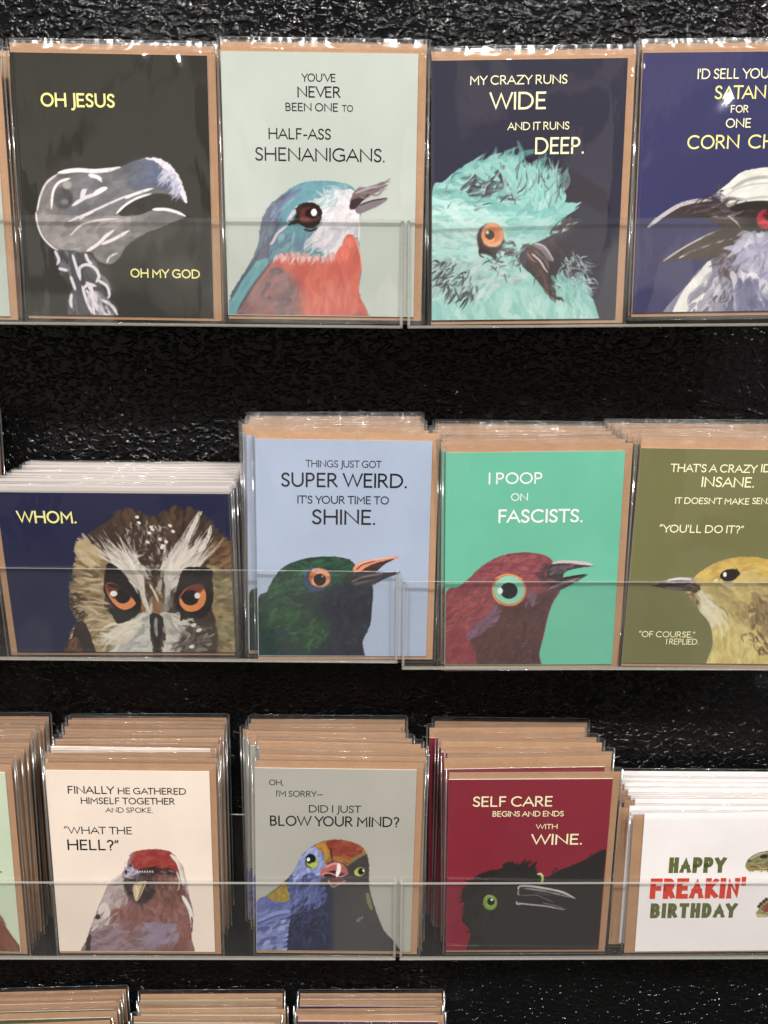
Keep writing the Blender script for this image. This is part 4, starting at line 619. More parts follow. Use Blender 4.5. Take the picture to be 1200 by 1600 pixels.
def wall_mat():
    m, t, o = mat('black gloss textured paint'); b = t.nodes.new('ShaderNodeBsdfPrincipled'); b.inputs['Base Color'].default_value = (.0035, .0035, .0037, 1); b.inputs['Roughness'].default_value = .05; b.inputs['Specular IOR Level'].default_value = .36
    c = t.nodes.new('ShaderNodeTexCoord'); mp = t.nodes.new('ShaderNodeMapping'); mp.inputs['Scale'].default_value = (175, 225, 265); t.links.new(c.outputs['Object'], mp.inputs[0])
    n = t.nodes.new('ShaderNodeTexNoise'); n.inputs['Scale'].default_value = 1; n.inputs['Detail'].default_value = 1.2; n.inputs['Distortion'].default_value = .5; t.links.new(mp.outputs[0], n.inputs['Vector'])
    r = t.nodes.new('ShaderNodeMapRange'); r.interpolation_type = 'SMOOTHSTEP'; r.inputs['From Min'].default_value = .44; r.inputs['From Max'].default_value = .66; t.links.new(n.outputs['Fac'], r.inputs['Value'])
    n2 = t.nodes.new('ShaderNodeTexNoise'); n2.inputs['Scale'].default_value = 620; n2.inputs['Detail'].default_value = 2; t.links.new(c.outputs['Object'], n2.inputs['Vector'])
    a = t.nodes.new('ShaderNodeMath'); a.operation = 'MULTIPLY_ADD'; a.inputs[1].default_value = .22; t.links.new(n2.outputs['Fac'], a.inputs[0]); t.links.new(r.outputs[0], a.inputs[2])
    bp = t.nodes.new('ShaderNodeBump'); bp.inputs['Strength'].default_value = 1; bp.inputs['Distance'].default_value = .0009; t.links.new(a.outputs[0], bp.inputs['Height']); t.links.new(bp.outputs[0], b.inputs['Normal']); t.links.new(b.outputs[0], o.inputs[0]); return m
M_WALL = wall_mat()

# ---------------------------------------------------------------- mesh helpers (all lengths in millimetres)
class MB:
    def __init__(s): s.v, s.f, s.m = [], [], []
    def quad(s, p, mi=0):
        i = len(s.v); s.v += [tuple(q) for q in p]; s.f.append(tuple(range(i, i + len(p)))); s.m.append(mi)
    def box(s, x0, x1, y0, y1, z0, z1, mi=0, front=None, top=None):
        i = len(s.v); s.v += [(x, y, z) for x in (x0, x1) for y in (y0, y1) for z in (z0, z1)]
        for k, f in enumerate(((0, 1, 3, 2), (4, 6, 7, 5), (0, 4, 5, 1), (2, 3, 7, 6), (0, 2, 6, 4), (1, 5, 7, 3))):
            s.f.append(tuple(i + j for j in f)); s.m.append(front if (k == 2 and front is not None) else top if (k == 5 and top is not None) else mi)
    def prism(s, poly, x0, x1, mi=0, ends=None, em=None):
        """closed (y, z) outline swept along x; em = {edge index: material}"""
        n = len(poly); i = len(s.v); s.v += [(x0, y, z) for y, z in poly] + [(x1, y, z) for y, z in poly]
        for k in range(n):
            j = (k + 1) % n; s.f.append((i + k, i + j, i + n + j, i + n + k)); s.m.append((em or {}).get(k, mi))
        e = mi if ends is None else ends
        s.f.append(tuple(i + k for k in range(n))[::-1]); s.m.append(e); s.f.append(tuple(i + n + k for k in range(n))); s.m.append(e)
    def mesh(s, name, mats, smooth=False):
        me = bpy.data.meshes.new(name); me.from_pydata([(x * MM, y * MM, z * MM) for x, y, z in s.v], [], s.f)
        for m in mats: me.materials.append(m)
        me.polygons.foreach_set('material_index', s.m)
        if smooth: me.polygons.foreach_set('use_smooth', [True] * len(s.f))
        me.update(); return me
def obj(name, me, parent=None, mtx=None):
    o = bpy.data.objects.new(name, me); C.objects.link(o)
    if mtx is not None: o.matrix_basis = mtx
    if parent is not None: o.parent = parent
    return o
def tag(o, label, cat, group=None):
    o['label'] = label; o['category'] = cat
    if group: o['group'] = group
    return o

# ---------------------------------------------------------------- lettering: one-weight humanist capitals drawn as strokes
def arc(cx, cy, rx, ry, a0, a1, n=14): return [(cx + rx * math.cos(math.radians(a0 + (a1 - a0) * i / n)), cy + ry * math.sin(math.radians(a0 + (a1 - a0) * i / n))) for i in range(n + 1)]
_S = [(.93, .86), (.80, .96), (.55, 1.0), (.28, .97), (.08, .85), (.06, .70), (.22, .58), (.50, .50), (.80, .41), (.97, .28), (.92, .13), (.72, .02), (.45, 0), (.20, .03), (.03, .13)]
GL = {'A': (.98, [[(0, 0), (.5, 1), (1, 0)], [(.2, .34), (.8, .34)]]), 'B': (.58, [[(0, 0), (0, 1), (.42, 1)] + arc(.42, .765, .48, .235, 90, -90)[1:] + [(0, .53)], [(.45, .53)] + arc(.48, .265, .52, .265, 90, -90)[1:] + [(0, 0)]]),
      'C': (.92, [arc(.58, .5, .58, .5, 52, 308, 22)]), 'D': (.90, [[(0, 0), (0, 1), (.36, 1)] + arc(.36, .5, .64, .5, 90, -90, 18)[1:] + [(0, 0)]]),
      'E': (.54, [[(1, 1), (0, 1), (0, 0), (1, 0)], [(0, .52), (.88, .52)]]), 'F': (.50, [[(1, 1), (0, 1), (0, 0)], [(0, .52), (.88, .52)]]),
      'G': (.98, [arc(.55, .5, .55, .5, 52, 300, 22) + [(.96, .1), (.96, .46), (.66, .46)]]), 'H': (.86, [[(0, 0), (0, 1)], [(1, 0), (1, 1)], [(0, .52), (1, .52)]]), 'I': (.0, [[(0, 0), (0, 1)]]),
      'J': (.22, [[(1, 1), (1, .05), (.85, -.14), (.45, -.26), (0, -.27)]]), 'K': (.76, [[(0, 0), (0, 1)], [(.92, 1), (.06, .5), (1, 0)]]), 'L': (.52, [[(0, 1), (0, 0), (1, 0)]]),
      'M': (.98, [[(0, 0), (.04, 1), (.5, .38), (.96, 1), (1, 0)]]), 'N': (.90, [[(0, 0), (0, 1), (1, 0), (1, 1)]]), 'O': (1.02, [arc(.5, .5, .5, .5, 90, 450, 32)]),
      'P': (.56, [[(0, 0), (0, 1), (.5, 1)] + arc(.5, .73, .5, .27, 90, -90)[1:] + [(0, .46)]]), 'R': (.66, [[(0, 0), (0, 1), (.42, 1)] + arc(.42, .745, .44, .255, 90, -90)[1:] + [(0, .49)], [(.40, .49), (1, 0)]]),
      'S': (.56, [_S]), 'T': (.78, [[(0, 1), (1, 1)], [(.5, 1), (.5, 0)]]), 'U': (.82, [[(0, 1), (0, .40)] + arc(.5, .40, .5, .40, 180, 360, 16)[1:] + [(1, 1)]]), 'V': (.92, [[(0, 1), (.5, 0), (1, 1)]]),
      'W': (1.46, [[(0, 1), (.26, 0), (.5, 1), (.74, 0), (1, 1)]]), 'X': (.9, [[(0, 0), (1, 1)], [(0, 1), (1, 0)]]), 'Y': (.84, [[(0, 1), (.5, .46), (1, 1)], [(.5, .46), (.5, 0)]]), 'Z': (.84, [[(.04, 1), (1, 1), (0, 0), (1, 0)]]),
      '?': (.46, [[(0, .86), (.2, .98), (.5, 1), (.85, .93), (1, .75), (.85, .57), (.55, .45), (.46, .34), (.46, .26)], [(.46, -.005), (.46, .005)]]), '-': (.30, [[(0, .36), (1, .36)]]), '_': (.85, [[(0, .36), (1, .36)]])}
BEAR = {'A': .0, 'V': .0, 'W': .0, 'Y': -.01, 'T': .0, 'O': .055, 'C': .055, 'G': .055, 'J': .05, 'S': .05, 'X': .0, 'Z': .04, 'L': .1, 'F': .1, 'P': .1}
def ribbon(mb, pts, hw, y, caps=True, lo=None, hi=None):
    p = [np.array(q, float) for q in pts]; out = [p[0]]
    for q in p[1:]:
        if np.hypot(*(q - out[-1])) > 1e-6: out.append(q)
    p = out; n = len(p)
    if n < 2: return
    d = [(p[i + 1] - p[i]) / np.hypot(*(p[i + 1] - p[i])) for i in range(n - 1)]
    if caps and np.hypot(*(p[0] - p[-1])) > 1e-6: p[0] = p[0] - d[0] * (hw if caps == 1 else 0); p[-1] = p[-1] + d[-1] * (hw if caps == 1 else 0)
    closed = np.hypot(*(p[0] - p[-1])) < 1e-6
    L, R = [], []
    if lo is not None and hi - lo < hw * 5: pass
    for i in range(n):
        a = d[i - 1] if i > 0 else (d[-1] if closed else d[0]); b = d[i] if i < n - 1 else (d[0] if closed else d[-1])
        na, nb = np.array((-a[1], a[0])), np.array((-b[1], b[0])); m = na + nb; k = m @ m
        m = m / max(np.sqrt(k), 1e-6); sc = hw / max(m @ na, .42)
        L.append(p[i] + m * sc); R.append(p[i] - m * sc)
    if lo is not None:
        for q in L + R: q[1] = min(max(q[1], lo), hi)
    for i in range(n - 1):
        mb.quad([(L[i][0], y, L[i][1]), (R[i][0], y, R[i][1]), (R[i + 1][0], y, R[i + 1][1]), (L[i + 1][0], y, L[i + 1][1])])
def layout(text, t, heavy=False):
    """-> list of (stroke points in cap units, x grows), total width"""
    x = 0; out = []; prev = ' '
    for ch in text:
        b = BEAR.get(ch, .085)
        if ch == ' ': x += .34; prev = ch; continue
        if ch in ".,": out.append(('dot', x + .06 + t * .6, t * .55, ch)); x += .14 + t * 1.1; prev = ch; continue
        if ch in "'’": out.append(('tick', x + .05 + t * .4, .86, ch)); x += .12 + t * .9; prev = ch; continue
        if ch in "“”": out.append(('tick2', x + .05 + t * .4, .86, ch)); x += .34 + t; prev = ch; continue
        w, st = GL[ch]
        if heavy: w = {'I': 0, 'N': .38, 'K': .40}.get(ch, min(w, .33) if ch not in 'AY' else .46); b = .06
        h = t / 2; x += b
        if prev + ch in ('AV', 'AY', 'AT', 'LY', 'TA', 'YO', 'LT', 'FA', 'PA', 'WA', 'VE'): x -= .09
        iw = max(w - 0, 0)
        for s in st: out.append(('st', [(x + h + px * iw, h + py * (1 - t)) for px, py in s]))
        x += iw + t + b; prev = ch
    return out, x
def lettering(card, text, spec, color_mat, c, t=.115, heavy=False):
    t = t if heavy else t * 1.14
    """spec = (x0, x1, baseline, cap height) in the card's close-up"""
    x0, x1, yb, cap = spec; w, h = c['size']
    H = homography(c['px'], [(0, 0), (w, 0), (w, h), (0, h)])
    def mm(x, y): q = H @ np.array((x, y, 1.0)); return q[:2] / q[2]
    xc = (x0 + x1) / 2; a = mm(xc, yb); b = mm(xc, yb - cap); l = mm(x0, yb - cap / 2); r = mm(x1, yb - cap / 2)
    ch = np.hypot(*(a - b)); width = r[0] - l[0]; st, tot = layout(text, t, heavy); kx = width / tot; mb = MB(); hw = t * ch / 2
    ox = l[0] - w / 2; oz = h - a[1]; n = 0
    X = lambda q: (ox + q[0] * kx, oz + q[1] * ch)
    for it in st:
        y = -.11 - .003 * n; n += 1
        if it[0] == 'st': ribbon(mb, [X(q) for q in it[1]], hw, y, 1, *((oz, oz + ch) if min(q[1] for q in it[1]) >= -.01 else ()))
        elif it[0] == 'dot':
            cx, cz = X((it[1], it[2])); r_ = hw * 1.15
            mb.quad([(cx + r_ * math.cos(k * math.pi / 6), y, cz + r_ * math.sin(k * math.pi / 6)) for k in range(12)])
            if it[3] == ',': ribbon(mb, [(cx + r_ * .5, cz), (cx + r_ * .2, cz - r_ * 1.6), (cx - r_ * .7, cz - r_ * 2.6)], hw * .5, y - .002, 1)
        else:
            for k in range(1 if it[0] == 'tick' else 2):
                cx, cz = X((it[1] + k * .2, it[2])); s = 1 if it[3] != '“' else -1
                if it[3] == "'": ribbon(mb, [(cx, cz + ch * .10), (cx - .0 * hw, cz - ch * .14)], hw * .8, y, 1)
                else: ribbon(mb, [(cx + s * hw * .35, cz + s * ch * .07), (cx, cz - s * ch * .03), (cx - s * hw * .8, cz - s * ch * .13)], hw * .8, y, 1)
    return obj('lettering', mb.mesh('lettering', [color_mat]), card)

CREAM, YEL, BLK, WHT = ink('cream', (255, 247, 200)), ink('yellow', (250, 240, 150)), ink('black', (30, 28, 30)), ink('white', (246, 246, 240))
OLV, RED = ink('olive', (98, 104, 58)), ink('red', (216, 66, 48))
TEXT = {
 'jesus': [('OH JESUS', (205, 588, 416, 72), YEL, .135), ('OH MY GOD', (664, 1023, 1288, 46), YEL, .13)],
 'never': [("YOU'VE", (462, 637, 287, 42), BLK, .11), ('NEVER', (437, 664, 368, 58), BLK, .11), ('BEEN ONE', (377, 650, 438, 43), BLK, .11), ('TO', (668, 726, 440, 34), BLK, .11), ('HALF-ASS', (290, 614, 581, 57), BLK, .105), ('SHENANIGANS.', (222, 890, 694, 70), BLK, .10)],
 'crazy': [('MY CRAZY RUNS', (306, 808, 300, 48), CREAM, .11), ('WIDE', (408, 702, 428, 90), CREAM, .11), ('AND IT RUNS', (500, 817, 532, 41), CREAM, .11), ('DEEP.', (637, 894, 655, 86), CREAM, .11)],
 'satan': [("I'D SELL", (422, 640, 268, 53), CREAM, .105), ('YOU', (655, 794, 266, 53), CREAM, .105), ('TO', (812, 870, 265, 53), CREAM, .105), ('SATAN', (511, 778, 371, 70), YEL, .11), ('FOR', (592, 687, 441, 39), CREAM, .11), ('ONE', (567, 700, 518, 48), CREAM, .11), ('CORN', (369, 642, 627, 72), YEL, .11), ('CHIP.', (680, 925, 624, 72), YEL, .11)],
 'whom': [('WHOM.', (75, 366, 601, 60), YEL, .13)],
 'weird': [('THINGS JUST GOT', (415, 834, 390, 40), BLK, .10), ('SUPER WEIRD.', (277, 978, 500, 80), BLK, .115), ("IT'S YOUR TIME TO", (367, 876, 591, 45), BLK, .115), ('SHINE.', (446, 804, 705, 84), BLK, .115)],
 'poop': [('I POOP', (360, 667, 443, 65), WHT, .12), ('ON', (486, 585, 536, 43), WHT, .11), ('FASCISTS.', (413, 889, 657, 76), WHT, .13)],
 'insane': [("THAT'S A CRAZY", (400, 905, 400, 48), CREAM, .12), ('IDEA.', (924, 1090, 400, 48), CREAM, .12), ('INSANE.', (577, 891, 486, 60), CREAM, .12), ("IT DOESN'T MAKE", (424, 860, 585, 38), CREAM, .12), ('SENSE.', (874, 1022, 585, 38), CREAM, .12), ("“YOU'LL DO IT?”", (334, 829, 752, 46), CREAM, .12), ('“OF COURSE,”', (214, 545, 1360, 35), CREAM, .11), ('I REPLIED.', (372, 564, 1402, 34), CREAM, .105)],
 'finally_': [('FINALLY', (339, 579, 453, 40), BLK, .12), ('HE GATHERED', (596, 949, 456, 34), BLK, .12), ('HIMSELF TOGETHER', (407, 891, 506, 34), BLK, .12), ('AND SPOKE.', (535, 779, 549, 27), BLK, .11), ('“WHAT THE', (323, 674, 658, 38), BLK, .11), ('HELL?”', (337, 608, 740, 54), BLK, .12)],
 'mind': [('OH,', (246, 328, 434, 32), BLK, .11), ("I'M SORRY_", (285, 548, 498, 34), BLK, .105), ('DID I JUST', (465, 758, 586, 41), BLK, .11), ('BLOW YOUR MIND?', (249, 973, 662, 57), BLK, .115)],
 'wine': [('SELF CARE', (309, 758, 523, 58), CREAM, .115), ('BEGINS AND ENDS', (419, 819, 578, 31), CREAM, .12), ('WITH', (662, 785, 648, 28), CREAM, .11), ('WINE.', (636, 924, 735, 60), CREAM, .12)],
 'dino': [('HAPPY', (477, 894, 886, 112), OLV, .25), ("FREAKIN'", (342, 1036, 1070, 146), RED, .24), ('BIRTHDAY', (342, 974, 1208, 106), OLV, .25)],
 'mint': [('.', (-8, 14, 822, 48), BLK, .12)],
}

# ---------------------------------------------------------------- the wall
wb = MB(); wb.box(-1400, 1400, 66, 90, -1300, 900)
wall = obj('wall', wb.mesh('wall', [M_WALL])); wall['kind'] = 'structure'; wall['label'] = 'glossy black wall with orange peel paint texture'

# ---------------------------------------------------------------- clear acrylic trays
LIP_IN, LIP_OUT, BACK, RISE = -1.0, -3.2, 60.0, 4.5
def tray(x0, x1, zl, zr, lip, end, label):
    """zl, zr: underside height at the two ends (mm); end: which short side carries the visible end wall"""
    t = obj('acrylic_tray', None, None, Matrix.Translation((0, 0, 0))); xm, zm = (x0 + x1) / 2, (zl + zr) / 2
    t.matrix_basis = Matrix.Translation((xm * MM, 0, zm * MM)) @ Matrix.Rotation(-math.atan2(zr - zl, x1 - x0), 4, 'Y')
    a, b = x0 - xm, x1 - xm
    tag(t, label, 'display tray', 'clear acrylic card trays in rows on the wall')
    f = MB(); f.prism([(LIP_OUT, 0.5), (LIP_OUT + .5, 0), (LIP_IN, 0), (LIP_IN, lip), (LIP_OUT, lip)], a, b, 0, 1, {3: 1, 0: 1, 1: 1}); obj('front_lip', f.mesh('front_lip', [M_ACRYL, M_AEDGE]), t)
    g = MB(); g.prism([(LIP_IN + .02, 0), (BACK, RISE), (BACK, RISE + 1.6), (LIP_IN + .02, 1.6)], a, b, 0, 1, {3: 2}); obj('floor_panel', g.mesh('floor_panel', [M_ACRYL, M_AEDGE, M_REFLECT_EDGE]), t)
    k = MB(); k.prism([(BACK + .02, RISE), (BACK + 1.6, RISE), (BACK + 1.6, RISE + 68), (BACK + .02, RISE + 68)], a, b, 0, 1, {2: 1}); obj('back_panel', k.mesh('back_panel', [M_ACRYL, M_GLINT_EDGE]), t)
    e = MB(); xe = b if end == 'r' else a; d = -1.6 if end == 'r' else 1.6; u0, u1 = sorted((xe + d, xe))
    e.prism([(LIP_IN + .04, 1.7), (BACK - .02, RISE + 1.7), (BACK - .02, RISE + 50), (LIP_IN + .04, lip - .4)], u0, u1, 0, 0, {2: 1, 3: 1}); obj('end_panel', e.mesh('end_panel', [M_ACRYL, M_AEDGE]), t)
    return t
tray(-520, 15.2, -2.0, -3.6, 60.2, 'r', 'left clear acrylic tray in the top row, under the vulture and bluebird cards')
tray(18.0, 520, -3.6, 3.4, 60.4, 'l', 'right clear acrylic tray in the top row, under the navy and violet cards')
tray(-520, 14.4, -209.5, -212.6, 61.0, 'r', 'left clear acrylic tray in the second row, under the owl and pale blue cards')
tray(17.2, 520, -216.9, -216.3, 59.0, 'l', 'right clear acrylic tray in the second row, under the green and olive cards')
tray(-520, 15.4, -433.4, -435.0, 61.0, 'r', 'left clear acrylic tray in the third row, under the cream and grey cards')
tray(18.2, 520, -435.0, -433.6, 61.0, 'l', 'right clear acrylic tray in the third row, under the crimson and birthday cards')
tray(-520, 90, -673.0, -673.0, 61.0, 'r', 'lowest clear acrylic tray at the bottom edge, holding the cut off stacks')

# ---------------------------------------------------------------- cards, envelopes and sleeves
rng = random.Random(4)
def sleeve_mesh(w, h, z0, seed, milk=False):
    """a welded pouch: a gently waved front film, a flat back film, two welded side strips and a turned top"""
    r = np.random.RandomState(seed); m = MB(); x0, x1 = -w / 2 + 1.0, w / 2 - 1.0; z1 = z0 + h
    U = [0, .006, .012, .03] + [.06 + .88 * i / 52 for i in range(53)] + [.97, .988, .994, 1]; V = [j / 30 * .95 for j in range(31)] + [.962, .974, .984, .992, 1]
    ph = r.rand(10) * 6.28; am = .4 + r.rand(10)
    def fy(u, v):
        d = min(u, 1 - u); e = min(1, d / .012); e = e * (2 - e); k = min(1, d / .12)
        wv = .10 * am[0] * math.sin(5 * u + 3 * v + ph[0]) + .07 * am[1] * math.sin(9 * u - 4 * v + ph[1]) + .05 * am[3] * math.sin(8 * v + ph[3])
        wv += .17 * am[2] * math.sin(13 * u + ph[2] + 2 * v) * max(0, v - .5) ** 1.5 + .10 * am[4] * math.sin(31 * u + ph[4] + 9 * v) * max(0, v - .75) * 3
        y = -.22 - .34 * k * (1 - .25 * v) + wv * k
        top = max(0, (v - .962) / .038); top *= 1.2 if milk else 1.2 + .4 * math.sin(9 * u + ph[5]) + .3 * math.sin(21 * u + ph[6]) + .35 * math.sin(49 * u + ph[7]) + .3 * math.sin(83 * u + ph[8])
        return min(y, -.1) * e + (1 - e) * 1.0 + top
    n = len(V)
    for u in U:
        for v in V: m.v.append((x0 + (x1 - x0) * u, fy(u, v), z0 + h * v + (.35 * math.sin(7 * u + ph[7]) + .2 * math.sin(17 * u + ph[8]) if v == 1 else 0)))
    for i in range(len(U) - 1):
        for j in range(n - 1):
            a = i * n + j; m.f.append((a, a + n, a + n + 1, a + 1)); m.m.append((2 if milk else 3) if V[j] >= .962 else 0)
    m.quad([(x1, 2.3, z0), (x0, 2.3, z0), (x0, 2.3, z1 + .6), (x1, 2.3, z1 + .6)], 0)
    for xa, xb in ((-w / 2, x0), (x1, w / 2)): m.box(xa, xb, .95, 1.25, z0, z1, 1)
    m.box(x0, x1, 2.0, 2.25, z1 + .2, z1 + .55, 1); m.box(x0, x1, .7, 1.2, z0 - .5, z0 - .1, 1)
    return m.mesh('sleeve', [M_FILM, M_SEAM, M_MILK, M_TOP], True)
SLEEVE = {}
def get_sleeve(kind, seed):
    k = (kind, seed)
    if k not in SLEEVE:
        w, h, milk = {'tall': (117, 151, False), 'owl': (149, 116.2, True), 'dino': (152, 111.6, False)}[kind]
        SLEEVE[k] = sleeve_mesh(w, h, -1.6, seed, milk)
    return SLEEVE[k]
def envelope_mesh(w, h):
    m = MB(); b = .5
    m.box(-w / 2, w / 2, .75, 1.35, 0, h, 0); m.box(-w / 2 + .6, w / 2 - .6, 1.36, 1.7, .6, h - .5, 0)
    return m.mesh('envelope', [M_KRAFT])
ENV = {'tall': envelope_mesh(112.5, 147), 'owl': envelope_mesh(143.5, 108.2), 'dino': envelope_mesh(147, 108)}
def card_mesh(w, h, front):
    m = MB(); m.box(-w / 2, w / 2, 0, .32, 0, h, 1, 0); m.box(-w / 2, w / 2, .36, .68, .15, h - .1, 1); return m.mesh('card', [front, M_EDGE])
def painting_mesh(p):
    im, cv = p.out(); ny, nx = cv.shape; k = cv > .03
    k[1:] |= (cv > .03)[:-1]; k[:-1] |= (cv > .03)[1:]; k[:, 1:] |= (cv > .03)[:, :-1]; k[:, :-1] |= (cv > .03)[:, 1:]
    k[0] = k[-1] = False; k[:, 0] = k[:, -1] = False; k[-2] |= False
    jj, ii = np.nonzero(k); vid = -np.ones((ny + 1, nx + 1), int); used = np.zeros((ny + 1, nx + 1), bool)
    for a, b in ((0, 0), (0, 1), (1, 0), (1, 1)): used[jj + a, ii + b] = True
    vid[used] = np.arange(used.sum()); vj, vi = np.nonzero(used)
    P = np.pad(p.soft(), ((1, 1), (1, 1), (0, 0)), 'edge'); P = .25 * (P[:-1, :-1] + P[1:, :-1] + P[:-1, 1:] + P[1:, 1:]); col = np.clip(P[vj * SS, vi * SS], 0, 1)
    col = np.where(col <= .04045, col / 12.92, ((col + .055) / 1.055) ** 2.4) * ALB
    co = np.zeros((len(vj), 3), np.float32); co[:, 0] = (vi / nx * p.w - p.w / 2) * MM; co[:, 1] = -.05 * MM; co[:, 2] = (p.h - vj / ny * p.h) * MM
    F = np.stack([vid[jj + 1, ii], vid[jj + 1, ii + 1], vid[jj, ii + 1], vid[jj, ii]], 1).astype(np.int32)
    me = bpy.data.meshes.new('bird_painting'); me.vertices.add(len(co)); me.vertices.foreach_set('co', co.ravel()); me.loops.add(F.size); me.loops.foreach_set('vertex_index', F.ravel())
    me.polygons.add(len(F)); me.polygons.foreach_set('loop_start', np.arange(0, F.size, 4, dtype=np.int32)); me.update(calc_edges=True)
    at = me.attributes.new('paint', 'FLOAT_COLOR', 'POINT'); at.data.foreach_set('color', np.c_[col, np.ones(len(col))].astype(np.float32).ravel())
    me.materials.append(M_PAINT); me.validate(); return me

D0 = 496.5
SHIFT = {'satan': 0.4, 'whom': 6.0, 'poop': 2.6, 'insane': .4, 'finally_': .3, 'mind': .6, 'wine': 4.2, 'jesus': .5}
def pose_matrix(roll, lean, yaw, x, y, z):
    r = math.radians; return Matrix.Translation((x * MM, y * MM, z * MM)) @ Matrix.Rotation(r(yaw), 4, 'Z') @ Matrix.Rotation(-r(lean), 4, 'X') @ Matrix.Rotation(r(roll), 4, 'Y')
ORD = ['second', 'third', 'fourth', 'fifth', 'sixth', 'seventh', 'eighth', 'ninth', 'tenth', 'eleventh', 'twelfth', 'thirteenth']
ART_NAME = {'dino': 'dinosaur_picture'}
# per stack: kind, number of cards, sideways drift of the back card, lean of the back card, rise, label of the front card, short name of the stack
STACKS = {
 'jesus': ('tall', 3, 2, 1.5, 'black card with a white skeletal vulture reading OH JESUS, in the top row', 'vulture stack in the top row'),
 'never': ('tall', 3, -2, 1.5, 'pale grey card with an orange breasted bluebird about shenanigans', 'bluebird stack in the top row'),
 'crazy': ('tall', 3, 2, 1.5, 'navy card with a fluffy mint green bird reading MY CRAZY RUNS WIDE', 'fluffy mint bird stack in the top row'),
 'satan': ('tall', 3, -2, 1.5, 'violet card with a white capped long beaked bird at the top right edge', 'violet stack in the top row'),
 'whom': ('owl', 10, 3, 2.0, 'wide navy card with an orange eyed owl reading WHOM', 'owl stack'),
 'weird': ('tall', 9, -6, 4.5, 'pale blue card with a dark green bird about super weird times', 'pale blue SUPER WEIRD stack'),
 'poop': ('tall', 10, -4, 4.5, 'bright green card with a maroon bird and a ringed eye', 'bright green maroon bird stack'),
 'insane': ('tall', 10, -4, 4.5, 'olive card with a yellow thin beaked bird at the right edge', 'olive yellow bird stack'),
 'finally_': ('tall', 11, -4, 4.5, 'cream card with a red crowned brown bird reading WHAT THE HELL', 'cream red crowned bird stack'),
 'mind': ('tall', 9, -11, 4.5, 'grey card with a blue and grey two faced bird reading BLOW YOUR MIND', 'grey BLOW YOUR MIND stack'),
 'wine': ('tall', 7, -8, 4.5, 'crimson card with a black raven reading SELF CARE', 'crimson SELF CARE stack'),
 'dino': ('dino', 8, -4, 3.5, 'wide white card with a dinosaur reading HAPPY FREAKIN BIRTHDAY', 'white dinosaur birthday stack'),
 'mint': ('tall', 11, 4, 4.5, 'mint green card cut off at the left edge of the third row', 'cut off mint green stack on the left'),
}
# card placed inside its sleeve: (shift of the envelope to the right of the card, envelope below the card)
INS = {'tall': (2.2, 2.2), 'owl': (-2.6, 2.4), 'dino': (-3.6, 1.5)}
ENVUP = {'wine': 2.8, 'mind': 1.6, 'finally_': .8}
UP = {('finally_', 3): 6.2, ('finally_', 2): 1.2, ('mind', 4): 1.0}          # cards that ride up inside their sleeves
def make_card(me_card, me_paint, kind, M, label, group, paint_name='bird_painting', seed=0, env=(0, 0), up=0.0):
    t = obj('greeting_card', None, None, M); tag(t, label, 'greeting card', group)
    c = obj('card', me_card, t, Matrix.Translation((0, 0, up * MM)))
    if me_paint: obj(paint_name, me_paint, c)
    ex, ez = INS[kind]; ex += env[0]; ez += env[1]
    e = obj('envelope', ENV[kind], t, Matrix.Translation((ex * MM, 0, -ez * MM)))
    s = obj('sleeve', get_sleeve(kind, seed), t, Matrix.Translation((ex * MM, 0, -ez * MM)))
    return t, c
def stack(key, pose, kind, n, drift, leanb, label, short, me_card, me_paint, row_group, text=None, c=None, drifts=None, rises=None, depth=44.0, rise=4.5, jit=1.0, keep=1.0):
    rr = random.Random(hash(key) % 1000 if False else sum(map(ord, key)))
    roll, lean, yaw, x, y, z = pose
    for i in range(n):
        t = i / max(n - 1, 1); s = (lambda q: q * q * (3 - 2 * q))(t)
        if i == 0:
            M = pose_matrix(*pose); lb = label
        else:
            dx = (drifts[i] if drifts else drift * t) + rr.uniform(-.9, .9) * jit; dz = rise * t + (rises or {}).get(i, 0) + rr.uniform(-.35, .5) * jit
            M = pose_matrix(roll * (1 - t * keep) + rr.uniform(-.5, .5) * jit, lean + (leanb - lean) * t + rr.uniform(-.12, .12), yaw * (1 - t), x + dx, y + depth * min(1, t + (rr.uniform(-.35, .35) / n if i < n - 1 else 0)), z + dz)
            lb = 'sleeved card, %s from the front in the %s' % (ORD[i - 1], short)
        th, cd = make_card(me_card, me_paint, kind, M, lb, row_group + short, ART_NAME.get(key, 'bird_painting'), (i * 3 + len(key)) % 5, (rr.uniform(-.3, .3), rr.uniform(-.3, .3) - (ENVUP.get(key, 0) if i else 0)), UP.get((key, i), 0.0))
        if i == 0 and text:
            for tx, sp, m_, w_ in text: lettering(cd, tx, sp, m_, c, w_, key == 'dino')
DR = {'weird': [0, -7.6, -7.8, -8.5, -8, -8.6, -9, -7.5, -6.5], 'mind': [0, 1.2, 3.2, -3.0, -5.5, -10, -9.5, -9, -8], 'wine': [0, -.5, -.3, -5.5, -8, -9, -9], 'dino': [0, -9, -4, -4, -5, -4, -5, -4], 'finally_': [0, -1, -1.5, -2.5, -1, 0, -.5, .5, -1.5, -2, -2], 'poop': [0, -2.2, -4, -4.5, -5, -5, -5.5, -4, -4, -5]}
RS = {}
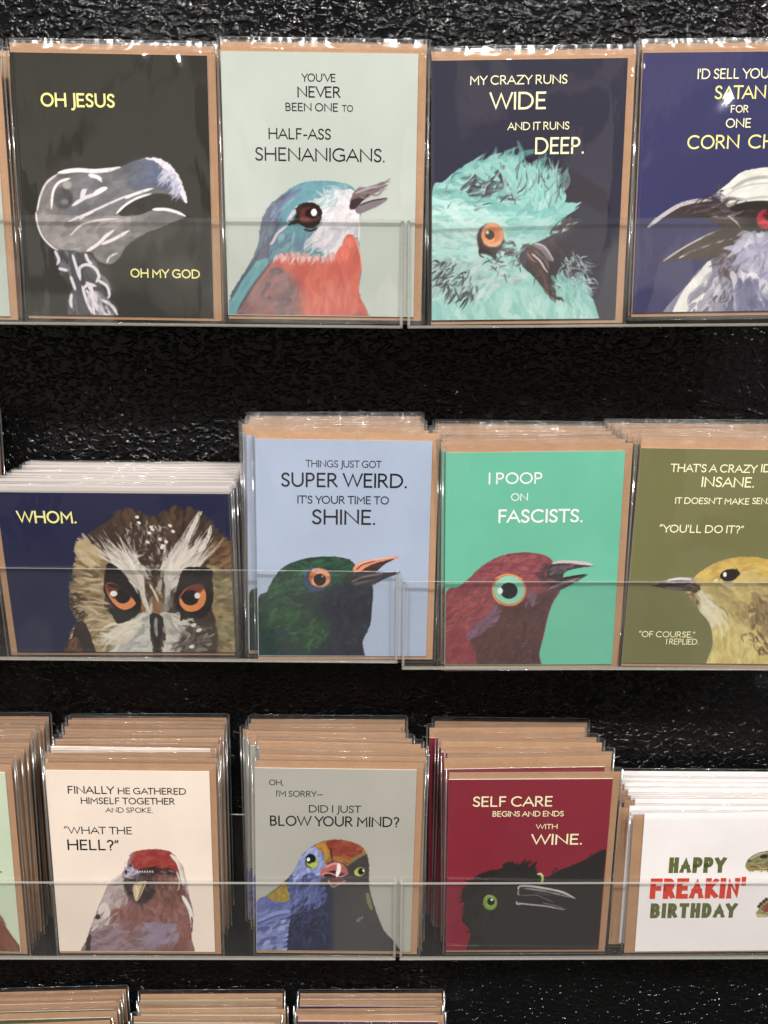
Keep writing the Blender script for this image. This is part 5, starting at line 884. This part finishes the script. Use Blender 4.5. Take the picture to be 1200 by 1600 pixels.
for i, key in enumerate(STACKS):
    kind, n, drift, leanb, label, short = STACKS[key]; c = CARDS[key]; w, h = c['size']
    roll, lean, yaw, x, y, z = c['pose']
    if key in SHIFT: k = (D0 + SHIFT[key]) / (D0 + y); x, z, y = x * k, z * k, SHIFT[key]
    z = {'finally_': max(z, -430.4), 'mind': max(z, -430.4)}.get(key, z)
    pm = None
    if key in ARTS:
        p = paint_card(key, i + 1); ARTS[key](p); pm = painting_mesh(p)
    elif key == 'mint':
        p = paint_card(key, 30); p.poly([(-400, 900), (-200, 850), (-60, 930), (20, 1080), (105, 1200), (200, 1300), (-400, 1300)], (128, 84, 66), 2); p.feathers([(-200, 900), (-40, 980), (60, 1150), (80, 1220), (-200, 1220)], 60, 60, 60, 20, [(140, 96, 76), (116, 76, 60), (150, 104, 84)], .45, 15, clip=True); pm = painting_mesh(p)
    cm = card_mesh(w, h, stock(key, c['bg']))
    top = key in ('jesus', 'never', 'crazy', 'satan')
    stack(key, (roll, lean, yaw, x, y, z), kind, n, drift, leanb, label, short, cm, pm, 'cards of the ', TEXT.get(key), c, DR.get(key), RS.get(key), depth=9 if top else 46 if kind != 'owl' else 44, rise=1.0 if top else {'wine': -1.5, 'mind': 1.5, 'dino': 0, 'finally_': 3}.get(key, 4.5), jit=.6 if top or kind == 'owl' else 1.0 if z > -300 else 1.7)
# stacks cut by the frame
def plain(key, pose, n, bg, label, short, keep=1.0, drifts=None, depth=46, paint=None):
    stack(key, pose, 'tall', n, 0, 4.5, label, short, card_mesh(108, 140, stock(key, bg)), paint, 'cards of the ', None, None, drifts, None, depth, 4.5 if depth > 20 else 1, 1.4, keep)
plain('sage', (.9, .6, 0, -267.5, .6, 2.6), 2, (184, 194, 182), 'pale sage card cut off at the left edge of the top row', 'cut off sage stack in the top row', depth=6)
plain('slate', (.4, .5, 0, -311.5, 1, -208.5), 7, (150, 156, 160), 'slate card beyond the left edge beside the owl card', 'slate stack beyond the owl')
plain('moss', (-2.4, .5, 0, -252, 1, -667.0), 9, (92, 96, 60), 'moss green card at the bottom left corner', 'bottom left moss stack', keep=.3)
plain('sand', (-.4, .5, 0, -129, 1, -669.5), 9, (190, 180, 150), 'sand card in the middle of the bottom edge', 'bottom middle stack', drifts=[0, 0, -1, 1, 0, -1, 1, 0, 0])
plain('plum', (.2, .5, 0, -6, 1, -669.5), 9, (70, 30, 70), 'plum card at the bottom edge right of the middle', 'bottom right plum stack', drifts=[0, 1, -2, 1, 0, 1, 2, 1, 1])
